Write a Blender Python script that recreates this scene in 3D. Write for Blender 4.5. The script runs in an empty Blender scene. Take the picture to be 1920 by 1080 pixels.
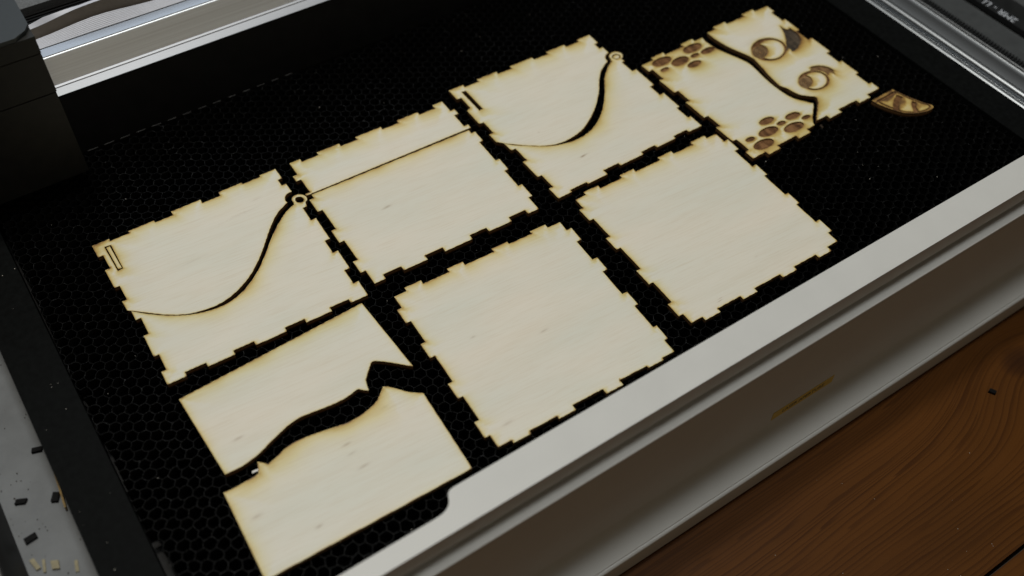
import bpy, bmesh, math, random
import numpy as np
from mathutils import Vector, Matrix, geometry

# ------------------------------------------------------------------ camera, world, lights, exposure
S = bpy.context.scene
col = S.collection
ZT = 0.079                     # height of the plywood's top face above the table (m)
S.render.resolution_x, S.render.resolution_y = 1024, 576
S.view_settings.view_transform = 'Standard'
S.view_settings.look = 'None'
S.view_settings.exposure = 0.0
S.view_settings.gamma = 1.0

cam = bpy.data.cameras.new('camera')
cam_o = bpy.data.objects.new('camera', cam)
col.objects.link(cam_o)
cam.sensor_width = 36.0
cam.lens = 35.76
cam.clip_start, cam.clip_end = 0.02, 50
PITCH, ROLL, HEAD = 0.89036594, 0.0329945, math.radians(35.4)
cp, sp, cr_, sr_ = math.cos(PITCH), math.sin(PITCH), math.cos(ROLL), math.sin(ROLL)
f0 = Vector((0, cp, -sp)); u0 = Vector((0, sp, cp)); r0 = Vector((1, 0, 0))
rt = cr_ * r0 + sr_ * u0; up = -sr_ * r0 + cr_ * u0
turn = Matrix.Rotation(-HEAD, 3, 'Z')
rt, up, fw = turn @ rt, turn @ up, turn @ f0
m = Matrix((rt, up, -fw)).transposed().to_4x4()
m.translation = Vector((0, 0, 0.40474 + ZT))
cam_o.matrix_world = m
cam.dof.use_dof = True
cam.dof.focus_distance = 0.532
cam.dof.aperture_fstop = 5.6
S.camera = cam_o

W = bpy.data.worlds.new('World'); S.world = W; W.use_nodes = True
bg = W.node_tree.nodes['Background']
bg.inputs[0].default_value = (1.0, 0.86, 0.68, 1); bg.inputs[1].default_value = 0.026

def area(name, loc, target, sx, sy, power, color):
    l = bpy.data.lights.new(name, 'AREA'); l.shape = 'RECTANGLE'; l.size, l.size_y = sx, sy
    l.energy = power; l.color = color
    o = bpy.data.objects.new(name, l); col.objects.link(o); o.location = loc
    o.rotation_euler = (Vector(target) - Vector(loc)).to_track_quat('-Z', 'Y').to_euler()
    return o
area('ceiling_lamp', (0.10, 0.72, 1.85), (0.22, 0.30, ZT), 0.16, 0.16, 12.0, (1.0, 0.955, 0.86))
area('second_ceiling_lamp', (0.30, 0.33, 1.85), (0.22, 0.30, ZT), 0.30, 0.30, 9.8, (0.97, 0.985, 0.96))
area('room_lamp', (0.1, -1.5, 1.15), (0.25, 0.2, ZT), 0.9, 0.6, 1.7, (1.0, 0.78, 0.50))
area('window_light', (0.55, 2.1, 1.75), (0.2, 0.35, ZT), 1.2, 0.8, 7, (0.80, 0.90, 1.0))

# ------------------------------------------------------------------ helpers
random.seed(7)
rng = np.random.default_rng(5)
def V(x, y, z=0.0):            # machine millimetres (z from the plywood's top face) -> metres
    return Vector((x / 1000, y / 1000, z / 1000 + ZT))
def tag(o, label=None, cat=None, group=None, kind=None):
    if label: o['label'] = label
    if cat: o['category'] = cat
    if group: o['group'] = group
    if kind: o['kind'] = kind
    return o
def empty(name, loc):
    o = bpy.data.objects.new(name, None); o.empty_display_size = 0.01
    o.location = loc; col.objects.link(o); return o
def link_mesh(name, me, mats, parent=None, loc=None):
    """mesh given in world metres; loc = origin of the object"""
    o = bpy.data.objects.new(name, me)
    for q in (mats if isinstance(mats, (list, tuple)) else [mats]): me.materials.append(q)
    org = Vector(loc) if loc is not None else Vector((0, 0, 0))
    if parent is not None and loc is None:
        org = parent['_org'] if '_org' in parent else parent.matrix_world.translation.copy()
    me.transform(Matrix.Translation(-Vector(org)))
    if parent is None: o.location = org
    else:
        o.parent = parent; o.location = (0, 0, 0)
        porg = WORLD[parent]; o.location = Vector(org) - porg
    WORLD[o] = Vector(org)
    col.objects.link(o); return o
WORLD = {}
def thing(name, loc, label, cat, group=None):
    o = empty(name, loc); WORLD[o] = Vector(loc); return tag(o, label, cat, group)
def bm_obj(name, bm, mats, parent=None, loc=None, smooth=False, bevel=0, bseg=2):
    if bevel:
        bmesh.ops.bevel(bm, geom=[e for e in bm.edges if len(e.link_faces) == 2 and e.calc_face_angle(0) > 0.5],
                        offset=bevel / 1000, segments=bseg, affect='EDGES', clamp_overlap=True, profile=0.5)
    bmesh.ops.recalc_face_normals(bm, faces=bm.faces)
    me = bpy.data.meshes.new(name); bm.to_mesh(me); bm.free()
    if smooth:
        for p in me.polygons: p.use_smooth = True
    if parent is not None and loc is None: loc = WORLD[parent]
    return link_mesh(name, me, mats, parent, loc)
def add_box(bm, x0, x1, y0, y1, z0, z1):
    vs = [bm.verts.new(V(x, y, z)) for z in (z0, z1) for y in (y0, y1) for x in (x0, x1)]
    for f in ((0, 2, 3, 1), (4, 5, 7, 6), (0, 1, 5, 4), (2, 6, 7, 3), (0, 4, 6, 2), (1, 3, 7, 5)):
        bm.faces.new([vs[i] for i in f])
    return vs
def add_prism(bm, pts, axis, a0, a1):
    """closed profile pts; axis 'x': pts are (y,z) swept along x; 'y': pts (x,z) swept along y; 'z': pts (x,y) from z a0 to a1"""
    def mk(p, a):
        if axis == 'x': return V(a, p[0], p[1])
        if axis == 'y': return V(p[0], a, p[1])
        return V(p[0], p[1], a)
    A = [bm.verts.new(mk(p, a0)) for p in pts]; B = [bm.verts.new(mk(p, a1)) for p in pts]
    n = len(pts)
    for i in range(n): bm.faces.new((A[i], A[(i + 1) % n], B[(i + 1) % n], B[i]))
    bm.faces.new(A); bm.faces.new(B[::-1])
def arc(cx, cy, r, a0, a1, n=6):
    return [(cx + r * math.cos(math.radians(a0 + (a1 - a0) * i / n)), cy + r * math.sin(math.radians(a0 + (a1 - a0) * i / n))) for i in range(n + 1)]

# ------------------------------------------------------------------ materials
class NT:
    def __init__(s, name):
        s.m = bpy.data.materials.new(name); s.m.use_nodes = True
        s.t = s.m.node_tree; s.p = s.t.nodes['Principled BSDF']
    def n(s, ty, **kw):
        q = s.t.nodes.new(ty)
        for k, v in kw.items():
            if k in ('operation', 'blend_type', 'data_type', 'noise_dimensions', 'feature', 'attribute_name', 'wave_type', 'bands_direction', 'wave_profile', 'distance'): setattr(q, k, v)
        return q
    def l(s, a, b): s.t.links.new(a, b)
    def val(s, v, sock):
        if hasattr(v, 'is_output'): s.l(v, sock)
        else: sock.default_value = v
    def math(s, op, a, b=None, c=None, clamp=False):
        q = s.n('ShaderNodeMath', operation=op); q.use_clamp = clamp
        s.val(a, q.inputs[0])
        if b is not None: s.val(b, q.inputs[1])
        if c is not None: s.val(c, q.inputs[2])
        return q.outputs[0]
    def mix(s, fac, a, b, mode='MIX'):
        q = s.n('ShaderNodeMix', data_type='RGBA', blend_type=mode)
        s.val(fac, q.inputs[0]); s.val(a, q.inputs[6]); s.val(b, q.inputs[7]); return q.outputs[2]
    def coords(s, which='Object'):
        return s.n('ShaderNodeTexCoord').outputs[which]
    def map(s, vec, scale=(1, 1, 1), loc=None, rot=None):
        q = s.n('ShaderNodeMapping'); s.l(vec, q.inputs[0]); q.inputs['Scale'].default_value = scale
        if loc is not None: s.val(loc, q.inputs['Location'])
        if rot is not None: q.inputs['Rotation'].default_value = rot
        return q.outputs[0]
    def noise(s, vec, scale, detail=3, rough=0.5, dist=0.0):
        q = s.n('ShaderNodeTexNoise'); s.l(vec, q.inputs['Vector'])
        q.inputs['Scale'].default_value = scale; q.inputs['Detail'].default_value = detail
        q.inputs['Roughness'].default_value = rough; q.inputs['Distortion'].default_value = dist
        return q.outputs['Fac']
    def ramp(s, fac, stops):
        q = s.n('ShaderNodeValToRGB'); s.l(fac, q.inputs[0]); e = q.color_ramp.elements
        while len(e) < len(stops): e.new(0.5)
        for i, (p, c) in enumerate(stops):
            e[i].position = p
            e[i].color = (c, c, c, 1) if not isinstance(c, tuple) else (*c, 1)
        return q.outputs[0]
    def bump(s, h, strength=0.3, dist=0.0005):
        q = s.n('ShaderNodeBump'); q.inputs['Strength'].default_value = strength; q.inputs['Distance'].default_value = dist
        s.l(h, q.inputs['Height']); s.l(q.outputs[0], s.p.inputs['Normal'])
    def set(s, **kw):
        for k, v in kw.items(): s.val(v if not (isinstance(v, tuple) and len(v) == 3) else (*v, 1), s.p.inputs[k.replace('_', ' ')])
        return s.m

def wood_mat():
    t = NT('birch_plywood_face')
    info = t.n('ShaderNodeObjectInfo'); oc = t.coords()
    add = t.n('ShaderNodeVectorMath'); add.operation = 'ADD'; t.l(oc, add.inputs[0])
    sc = t.n('ShaderNodeVectorMath'); sc.operation = 'SCALE'; sc.inputs[0].default_value = (3.1, 7.7, 1.3); t.l(info.outputs['Random'], sc.inputs['Scale'])
    t.l(sc.outputs[0], add.inputs[1]); v = add.outputs[0]
    vr = t.map(v, rot=(0, 0, math.radians(4)))
    patch = t.noise(t.map(vr, (14, 34, 14)), 1.0, 2)
    fine = t.noise(t.map(vr, (60, 1500, 60)), 1.0, 3, 0.6)
    mid = t.noise(t.map(vr, (22, 260, 22)), 1.0, 3, 0.6, 0.3)
    wide = t.noise(t.map(vr, (7, 70, 7)), 1.0, 2, 0.5, 1.2)
    c = t.mix(t.ramp(patch, ((0.32, 0.0), (0.68, 1.0))), (0.705, 0.66, 0.565, 1), (0.655, 0.648, 0.565, 1))
    c = t.mix(t.math('MULTIPLY', t.ramp(wide, ((0.52, 0.0), (0.62, 1.0))), 0.06), c, (0.56, 0.47, 0.32, 1))
    c = t.mix(t.math('MULTIPLY', t.ramp(mid, ((0.45, 0.0), (0.75, 1.0))), 0.09), c, (0.56, 0.46, 0.31, 1))
    c = t.mix(t.math('MULTIPLY', t.ramp(fine, ((0.48, 0.0), (0.70, 1.0))), 0.22), c, (0.50, 0.40, 0.25, 1))
    # short brown mineral flecks lying along the grain, stored on the mesh
    fa = t.n('ShaderNodeAttribute', attribute_name='fleck')
    fl = t.math('MULTIPLY', fa.outputs['Fac'], t.math('ADD', 0.35, t.math('MULTIPLY', t.noise(t.map(vr, (300, 1800, 60)), 1.0, 2), 1.2)), clamp=True)
    c = t.mix(t.math('MULTIPLY', fl, 0.8), c, (0.26, 0.17, 0.09, 1))
    # scorch from the cut, stored on the mesh as distance from the cut lines
    at = t.n('ShaderNodeAttribute', attribute_name='scorch')
    blot = t.noise(t.map(v, (160, 160, 160)), 1.0, 3, 0.6)
    streak = t.noise(t.map(vr, (90, 700, 90)), 1.0, 2)
    b = t.math('MULTIPLY', at.outputs['Fac'], t.math('ADD', 0.62, t.math('ADD', t.math('MULTIPLY', blot, 0.5), t.math('MULTIPLY', streak, 0.26))))
    sc1 = t.ramp(b, ((0.0, (1, 1, 1)), (0.14, (0.965, 0.895, 0.61)), (0.34, (0.80, 0.635, 0.25)), (0.58, (0.53, 0.335, 0.10)), (0.82, (0.22, 0.12, 0.045)), (1.0, (0.06, 0.035, 0.018))))
    c = t.mix(1.0, c, sc1, 'MULTIPLY')
    t.bump(t.math('ADD', fine, t.math('MULTIPLY', mid, 0.6)), 0.22, 0.00012)
    rgh = t.math('ADD', 0.46, t.math('MULTIPLY', mid, 0.14))
    return t.set(Base_Color=c, Roughness=rgh, Specular_IOR_Level=0.42)
def edge_mat():
    t = NT('laser_charred_edge'); oc = t.coords()
    ply = t.n('ShaderNodeSeparateXYZ'); t.l(oc, ply.inputs[0])
    z = t.math('MULTIPLY', ply.outputs[2], 1000 / 3.0)
    band = t.math('ABSOLUTE', t.math('SUBTRACT', z, 0.5))
    n = t.noise(t.map(oc, (900, 900, 160)), 1.0, 2)
    f = t.math('ADD', t.ramp(band, ((0.14, 0.75), (0.2, 0.2))), t.math('MULTIPLY', n, 0.5))
    c = t.ramp(f, ((0.2, (0.030, 0.016, 0.008)), (0.6, (0.115, 0.058, 0.022)), (1.0, (0.24, 0.13, 0.052))))
    return t.set(Base_Color=c, Roughness=0.75, Specular_IOR_Level=0.25)
def engrave_mat(name, c0, c1, c2):
    t = NT(name); oc = t.coords('Object')
    geo = t.n('ShaderNodeNewGeometry'); v = geo.outputs['Position']
    bands = t.noise(t.map(v, (420, 60, 60)), 1.0, 2, 0.5)
    lines = t.noise(t.map(v, (120, 1500, 60)), 1.0, 3, 0.6)
    blot = t.noise(t.map(v, (300, 300, 60)), 1.0, 3, 0.6)
    f = t.math('ADD', t.math('MULTIPLY', bands, 0.5), t.math('ADD', t.math('MULTIPLY', lines, 0.3), t.math('MULTIPLY', blot, 0.35)))
    c = t.ramp(f, ((0.38, c0), (0.56, c1), (0.76, c2)))
    t.bump(t.math('ADD', lines, blot), 0.6, 0.0003)
    return t.set(Base_Color=c, Roughness=0.8, Specular_IOR_Level=0.2)
def simple(name, c, rough=0.5, metal=0.0, spec=0.5, nscale=0, namp=0.15, bump=0, dirt=None):
    t = NT(name)
    base = (*c, 1)
    if nscale:
        oc = t.coords(); n = t.noise(t.map(oc, (nscale,) * 3), 1.0, 4, 0.6)
        lo = tuple(q * (1 - namp) for q in c); hi = tuple(min(1, q * (1 + namp)) for q in c)
        base = t.ramp(n, ((0.3, lo), (0.7, hi)))
        if bump: t.bump(n, bump, 0.0003)
        t.set(Roughness=t.math('ADD', rough - 0.06, t.math('MULTIPLY', n, 0.12)))
    else: t.set(Roughness=rough)
    return t.set(Base_Color=base, Metallic=metal, Specular_IOR_Level=spec)
def brushed(name, c, rough, along, scale_across=1600):
    t = NT(name); oc = t.coords()
    sc = (6, scale_across, scale_across) if along == 'x' else (scale_across, 6, scale_across)
    n = t.noise(t.map(oc, sc), 1.0, 3, 0.7)
    n2 = t.noise(t.map(oc, tuple(q * 0.2 for q in sc)), 1.0, 2, 0.6)
    f = t.math('ADD', t.math('MULTIPLY', n, 0.6), t.math('MULTIPLY', n2, 0.4))
    t.bump(f, 0.18 if along == 'x' else 0.04, 0.0001)
    return t.set(Base_Color=t.ramp(f, ((0.25, tuple(q * 0.72 for q in c)), (0.75, c))), Metallic=1.0,
                 Roughness=t.math('ADD', rough - 0.08, t.math('MULTIPLY', f, 0.16)))
def table_mat():
    t = NT('oiled_pine_table'); geo = t.n('ShaderNodeNewGeometry'); v = geo.outputs['Position']
    s = t.n('ShaderNodeSeparateXYZ'); t.l(v, s.inputs[0]); x, y = s.outputs[0], s.outputs[1]
    kx, ky = 0.446, 0.111      # a knot in the board
    dx = t.math('DIVIDE', t.math('SUBTRACT', x, kx), 0.046); dy = t.math('DIVIDE', t.math('SUBTRACT', y, ky), 0.034)
    r2 = t.math('ADD', t.math('MULTIPLY', dx, dx), t.math('MULTIPLY', dy, dy))
    g = t.math('POWER', 2.718, t.math('MULTIPLY', r2, -0.8))
    cmb = t.n('ShaderNodeCombineXYZ'); t.l(x, cmb.inputs[0]); t.l(t.math('SUBTRACT', y, t.math('MULTIPLY', g, 0.030)), cmb.inputs[1])
    v0 = v; v = cmb.outputs[0]
    wav = t.noise(t.map(v, (2.6, 12, 5)), 1.0, 2, 0.45)
    irr = t.noise(t.map(v, (1.2, 120, 5)), 1.0, 2, 0.6)
    wav2 = t.noise(t.map(v, (22, 60, 5)), 1.0, 2, 0.5)
    sgn = t.math('MULTIPLY', dy, t.math('MULTIPLY', g, 0.030))
    yy = t.math('ADD', y, t.math('ADD', t.math('MULTIPLY', wav, 0.026), t.math('ADD', t.math('ADD', t.math('MULTIPLY', wav2, 0.0025), t.math('MULTIPLY', irr, 0.012)), t.math('SUBTRACT', 0, t.math('MULTIPLY', g, 0.030)))))
    ph = t.math('ADD', t.math('MULTIPLY', yy, 165.0), t.math('MULTIPLY', t.math('MULTIPLY', yy, yy), 1000.0))
    fr = t.math('FRACT', ph)
    late = t.ramp(fr, ((0.0, 0.0), (0.55, 0.25), (0.86, 1.0), (0.95, 0.9), (1.0, 0.0)))
    strength = t.ramp(t.noise(t.map(v, (3, 55, 4)), 1.0, 2), ((0.3, 0.0), (0.7, 1.0)))
    fine = t.noise(t.map(v, (40, 1700, 40)), 1.0, 3, 0.65)
    tone = t.noise(t.map(v, (7, 26, 7)), 1.0, 3)
    c = t.mix(t.ramp(tone, ((0.3, 0.0), (0.7, 1.0))), (0.112, 0.041, 0.0072, 1), (0.080, 0.030, 0.0056, 1))
    c = t.mix(t.math('MULTIPLY', late, t.math('ADD', 0.20, t.math('MULTIPLY', strength, 0.50))), c, (0.020, 0.0055, 0.0012, 1))
    c = t.mix(t.math('MULTIPLY', fine, 0.40), c, (0.035, 0.011, 0.002, 1))
    kd = t.ramp(r2, ((0.0, 0.7), (0.04, 0.5), (0.11, 0.0)))
    c = t.mix(kd, c, (0.018, 0.007, 0.004, 1))
    blot = t.noise(t.map(v, (60, 60, 60)), 1.0, 3)
    t.bump(t.math('ADD', late, fine), 0.10, 0.0002)
    return t.set(Base_Color=c, Roughness=t.math('ADD', 0.42, t.math('MULTIPLY', blot, 0.2)), Specular_IOR_Level=0.09)

M = {}
M['wood'] = wood_mat(); M['edge'] = edge_mat()
M['eng'] = engrave_mat('engraved_brown', (0.032, 0.013, 0.005), (0.130, 0.060, 0.022), (0.27, 0.140, 0.058))
M['eng_dark'] = engrave_mat('engraved_charcoal', (0.012, 0.010, 0.008), (0.05, 0.038, 0.026), (0.13, 0.095, 0.062))
M['eng_tan'] = engrave_mat('engraved_tan', (0.05, 0.024, 0.010), (0.165, 0.090, 0.038), (0.29, 0.18, 0.085))
M['eng_lite'] = engrave_mat('engraved_light_tan', (0.10, 0.052, 0.020), (0.22, 0.125, 0.050), (0.32, 0.205, 0.095))
M['white'] = simple('white_abs_plastic', (0.555, 0.558, 0.54), 0.45, 0, 0.4, 40, 0.025)
M['lip'] = simple('light_grey_plastic', (0.55, 0.545, 0.525), 0.6, 0, 0.15, 40, 0.03)
M['black'] = simple('matt_black_metal', (0.006, 0.006, 0.006), 0.55, 0, 0.15, 120, 0.3)
M['flange'] = simple('black_powder_coat', (0.0035, 0.004, 0.004), 0.6, 0, 0.04, 300, 0.35, 0.1)
M['hex'] = simple('blackened_honeycomb_metal', (0.006, 0.006, 0.006), 0.6, 0.0, 0.12, 200, 0.5)
def hex_top():
    t = NT('worn_glinting_honeycomb_edge'); v = t.coords()
    n = t.noise(t.map(v, (330, 330, 330)), 1.0, 2, 0.6); n2 = t.noise(t.map(v, (28, 28, 28)), 1.0, 2)
    f = t.math('ADD', n, t.math('MULTIPLY', t.math('SUBTRACT', n2, 0.5), 0.35))
    return t.set(Base_Color=t.ramp(f, ((0.42, (0.004, 0.0043, 0.0046)), (0.60, (0.009, 0.0095, 0.010)), (0.82, (0.075, 0.078, 0.08)))), Roughness=0.5, Specular_IOR_Level=0.15)  # random glints put into the colour as lighter spots
M['hex_top'] = hex_top()
M['bright_edge'] = simple('cut_edge_glint', (0.13, 0.13, 0.13), 0.45, 0.3, 0.5, 400, 0.4)  # highlights on the rear cell edges, put in as a lighter colour
M['floor'] = simple('shaded_white_pan', (0.145, 0.152, 0.157), 0.55, 0, 0.3, 60, 0.12)  # white pan, its shade put into the grey base colour
M['head'] = simple('black_moulded_plastic', (0.012, 0.012, 0.011), 0.5, 0, 0.3, 200, 0.25)
M['head_top'] = simple('dark_grey_moulded_plastic', (0.020, 0.025, 0.028), 0.45, 0, 0.45, 900, 0.15, 0.06)
M['alu_x'] = brushed('brushed_aluminium_beam', (0.90, 0.95, 1.0), 0.53, 'x', 900)
M['alu_lip'] = brushed('polished_aluminium_lip', (0.30, 0.31, 0.33), 0.5, 'x')
M['alu_top'] = brushed('window_tinted_aluminium_top', (0.42, 0.45, 0.50), 0.42, 'x')  # bluish window reflection put into the base colour
M['alu_y'] = simple('anodised_aluminium_rail', (0.27, 0.285, 0.30), 0.38, 1.0, 0.5)
M['channel'] = simple('dark_grey_channel', (0.050, 0.054, 0.056), 0.55, 0, 0.3, 80, 0.15)
M['grey'] = simple('textured_grey_casing', (0.11, 0.115, 0.12), 0.6, 0, 0.4, 1500, 0.5, 0.5)
M['rubber'] = simple('black_belt_rubber', (0.008, 0.009, 0.010), 0.6, 0, 0.3, 300, 0.3)
M['print'] = simple('white_belt_print', (0.50, 0.53, 0.58), 0.6)
M['cable'] = simple('white_flat_cable', (0.55, 0.57, 0.64), 0.42, 0, 0.4, 80, 0.05)
M['cable_shaded'] = simple('shaded_cable_back', (0.16, 0.14, 0.12), 0.45, 0, 0.4, 80, 0.1)  # inner side of the white cable, its shade put into the colour
M['yellow'] = simple('yellow_label_stock', (0.62, 0.43, 0.02), 0.45, 0, 0.4, 200, 0.08)
M['ink'] = simple('label_ink', (0.03, 0.025, 0.01), 0.6)
M['char'] = simple('charred_offcut', (0.005, 0.005, 0.005), 0.7, 0, 0.1, 500, 0.5, 0.3)
M['pale'] = simple('pale_offcut_wood', (0.24, 0.21, 0.13), 0.6, 0, 0.3, 500, 0.2)
M['stick'] = simple('scorched_offcut_wood', (0.30, 0.20, 0.07), 0.6, 0, 0.3, 400, 0.4)
M['scrap'] = simple('charred_scrap', (0.03, 0.02, 0.012), 0.7, 0, 0.2, 500, 0.4)
M['dust'] = simple('pale_dust', (0.40, 0.38, 0.34), 0.8)
M['dark_dust'] = simple('dark_dust', (0.05, 0.045, 0.04), 0.8)
M['sliver'] = simple('white_wood_sliver', (0.72, 0.70, 0.66), 0.6)
M['table'] = table_mat()

# ------------------------------------------------------------------ the table
tb = empty('table', V(200, 100, -79)); WORLD[tb] = V(200, 100, -79); tag(tb, kind='structure')
for (y0, y1) in ((-150, 33.6), (35.6, 330), (332, 800)):
    bm = bmesh.new(); add_box(bm, -500, 1100, y0, y1, -104, -79)
    bm_obj('plank', bm, M['table'], tb, bevel=0.9, bseg=2)

# ------------------------------------------------------------------ laser cutter body
lc = thing('laser_cutter', V(240, 150, -79), 'white plastic body of an open laser cutter on the wooden table', 'laser cutter')
X0, X1 = -190, 704
# top rim with the notch at its left
rim = [(X1, 156.4), (X1, 173.5), (97, 173.5), (95.0, 173.1), (93.9, 172.2), (93.2, 171), (92.7, 169.6), (91.6, 168), (89.8, 166.6), (87.3, 165.7), (83, 165.45), (X0, 165.4), (X0, 156.4)]
bm = bmesh.new(); add_prism(bm, rim, 'z', 18.9, 30)
bm_obj('top_rim', bm, M['white'], lc, bevel=2.0, bseg=4, smooth=False)
bm = bmesh.new(); add_prism(bm, [(165.1, 14.8), (152.4, 14.7)] + arc(151.9, 14.1, 0.6, 90, 180, 4) + [(151.3, 11.0), (152.6, 10.3), (165.1, 10.3)], 'x', X0, X1)
lp = bm_obj('front_lip', bm, M['lip'], lc, smooth=True); lp.data.set_sharp_from_angle(angle=math.radians(35))
prof = [(165.2, 10.2), (152.8, 10.2), (152.8, -55.0), (152.5, -56.6), (151.4, -58.2), (149.8, -59.4), (147.6, -60.4), (145.0, -61.3), (141.8, -62.3), (139.0, -63.2)] + arc(138.3, -65.1, 1.4, 80, 180, 5) + [(136.9, -78.6), (165.2, -78.6)]
bm = bmesh.new(); add_prism(bm, prof, 'x', X0, X1)
fp = bm_obj('front_panel', bm, M['white'], lc, smooth=True); fp.data.set_sharp_from_angle(angle=math.radians(28))
# yellow warning label and its lettering
bm = bmesh.new(); add_box(bm, 278, 322.4, 152.55, 152.79, -51.4, -44.6)
lab = bm_obj('warning_label', bm, M['yellow'], lc, bevel=0.0)
def text_mesh(name, body, size, mat, parent, matrix):
    cu = bpy.data.curves.new(name, 'FONT'); cu.body = body; cu.size = size; cu.align_x = 'CENTER'; cu.align_y = 'CENTER'; cu.extrude = 0.00003
    to = bpy.data.objects.new(name, cu); col.objects.link(to)
    dg = bpy.context.evaluated_depsgraph_get(); dg.update()
    me = bpy.data.meshes.new_from_object(to.evaluated_get(dg)); bpy.data.objects.remove(to); bpy.data.curves.remove(cu)
    me.name = name; me.materials.clear(); me.transform(matrix)
    return link_mesh(name, me, mat, parent, WORLD[parent])
Mx = Matrix.Translation(V(300.2, 152.50, -48.0)) @ Matrix.Rotation(math.radians(90), 4, 'X')
text_mesh('lettering', 'LASER APERTURE', 0.0040, M['ink'], lab, Mx)
# floor pan left of the tray, side walls
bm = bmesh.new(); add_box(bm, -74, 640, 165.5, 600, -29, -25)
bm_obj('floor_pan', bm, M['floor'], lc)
bm = bmesh.new(); add_box(bm, -86, -66.4, 165.6, 600, -24.9, 27)
bm_obj('left_rail', bm, M['black'], lc, bevel=1.0)
bm = bmesh.new(); add_box(bm, -120, -67.2, 165.7, 600, 27.1, 31)
bm_obj('rail_cover', bm, M['white'], lc, bevel=1.0)
# right rail: an extruded profile with ribs
pr = [(533, -24.9), (533, -8)] + arc(536, -6.5, 3.0, 180, 60, 5) + [(538.6, -5.6), (539.4, -5.2)] + arc(542.0, -3.6, 2.6, 170, 50, 5) + [(545, -2.4), (549, -1.4), (553, -1.0), (556.6, -0.8)] + arc(558.2, -0.2, 1.2, 190, -10, 5) + [(559.8, -3.5), (560.2, -9.4), (560.2, -24.9)]
bm = bmesh.new(); add_prism(bm, pr, 'y', 165.8, 600)
rr = bm_obj('right_rail', bm, M['alu_y'], lc, smooth=True); rr.data.set_sharp_from_angle(angle=math.radians(40))
bm = bmesh.new(); add_prism(bm, [(560.4, -24.8), (560.4, -9.2), (586.5, -9.0), (588, -10.4), (598, -10.4), (612, -9), (612.4, 1), (640, 6), (640, -24.8)], 'y', 165.9, 600)
bm_obj('rail_channel', bm, M['channel'], lc)
for (xa, xb) in ((641, 703), (-189, -120.2)):
    bm = bmesh.new(); add_box(bm, xa, xb, 166.2, 641, -78.6, 29)
    bm_obj('side_casing', bm, M['white'], lc, bevel=2.5, bseg=3)
# rear shroud below the gantry and the grey casing at the back
bm = bmesh.new(); add_prism(bm, [(485.3, -24.8), (485.3, -3.4), (489.8, 34.0), (495, 34.0), (495, -24.8)], 'x', -66, 532.6)
bm_obj('rear_shroud', bm, M['black'], lc)
bm = bmesh.new(); add_box(bm, -66, 640, 548, 640, -24.7, 54)
bm_obj('rear_casing', bm, M['grey'], lc, bevel=2)
bm = bmesh.new()  # black ridges drawn for the rear striped ribbon lying in deep shade
for i in range(14): add_box(bm, -66, 532, 522 + i * 1.8, 523.1 + i * 1.8, 30, 44 + i * 0.5)
add_box(bm, -66, 532, 520, 547, 20, 30)
bm_obj('shaded_ribbon_ridges', bm, M['black'], lc)

# ------------------------------------------------------------------ crumb tray with honeycomb
TX0, TX1, TY0, TY1 = -16.2, 508.5, 176.0, 484.6
tr = thing('crumb_tray', V(240, 330, -25), 'black crumb tray with honeycomb bed inside the laser cutter', 'tray')
for nm, bx in (('side_flange', (-39, TX0, 174.5, 485.2)), ('side_flange', (TX1, 531.6, 174.5, 485.2))):
    bm = bmesh.new(); add_box(bm, bx[0], bx[1], bx[2], bx[3], -24.6, -2.2)
    bm_obj(nm, bm, M['flange'], tr, bevel=0.8)
bm = bmesh.new(); add_box(bm, TX0 + 0.1, TX1 - 0.1, 174.6, TY1, -24.5, -18)
bm_obj('base_plate', bm, M['black'], tr)
# honeycomb: thin walls standing on edge, nodes slightly irregular
def honeycomb():
    p = 5.72; ang = math.radians(-31.0)
    e1 = np.array([math.cos(ang), math.sin(ang)]) * p
    e2 = np.array([math.cos(ang + math.radians(60)), math.sin(ang + math.radians(60))]) * p
    nodes = {}
    def node(key, base):
        if key not in nodes:
            nodes[key] = base + rng.normal(0, 0.24, 2)
        return nodes[key]
    vs, fs = [], []
    c0 = np.array([240.0, 330.0]); N = 75
    t = 0.065; mi = []
    for i in range(-N, N):
        for j in range(-N, N):
            c = c0 + i * e1 + j * e2
            if not (TX0 - 4 < c[0] < TX1 + 4 and TY0 - 4 < c[1] < TY1 + 4): continue
            # the two node kinds of the lattice: centroids of up and down triangles
            a = node((i, j, 0), c + (e1 + e2) / 3)
            for key, b0 in (((i, j, 1), c + 2 * (e1 + e2) / 3), ((i - 1, j, 1), c - e1 + 2 * (e1 + e2) / 3), ((i, j - 1, 1), c - e2 + 2 * (e1 + e2) / 3)):
                b = node(key, b0)
                L = np.hypot(*(b - a))
                if L > p * 0.85 or L < 0.2: continue
                q = np.vstack([a, b])
                if q[:, 0].min() < TX0 + .2 or q[:, 0].max() > TX1 - .2 or q[:, 1].min() < TY0 or q[:, 1].max() > TY1 - .4: continue
                d = (b - a) / L; nn = np.array([-d[1], d[0]]) * t
                # one bowed strip of three stations
                bow = rng.normal(0, 0.22); mid = (a + b) / 2 + nn / t * bow
                st = [a, mid, b]; k = len(vs); dz = rng.normal(0, 0.05)
                for s_ in st:
                    for sg in (-1, 1):
                        vs.append((s_[0] + sg * nn[0], s_[1] + sg * nn[1], -3.06 + min(0.04, dz))); vs.append((s_[0] + sg * nn[0], s_[1] + sg * nn[1], -14.0))
                for w in (0, 1):
                    o = k + w * 4
                    fs += [(o, o + 4, o + 6, o + 2), (o + 1, o + 5, o + 4, o), (o + 2, o + 6, o + 7, o + 3)]; mi += [1, 0, 0]
    me = bpy.data.meshes.new('honeycomb')
    me.from_pydata([V(*v) for v in vs], [], fs); me.update(); me.polygons.foreach_set('material_index', mi)
    return link_mesh('honeycomb', me, [M['hex'], M['hex_top']], tr, WORLD[tr])
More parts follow.
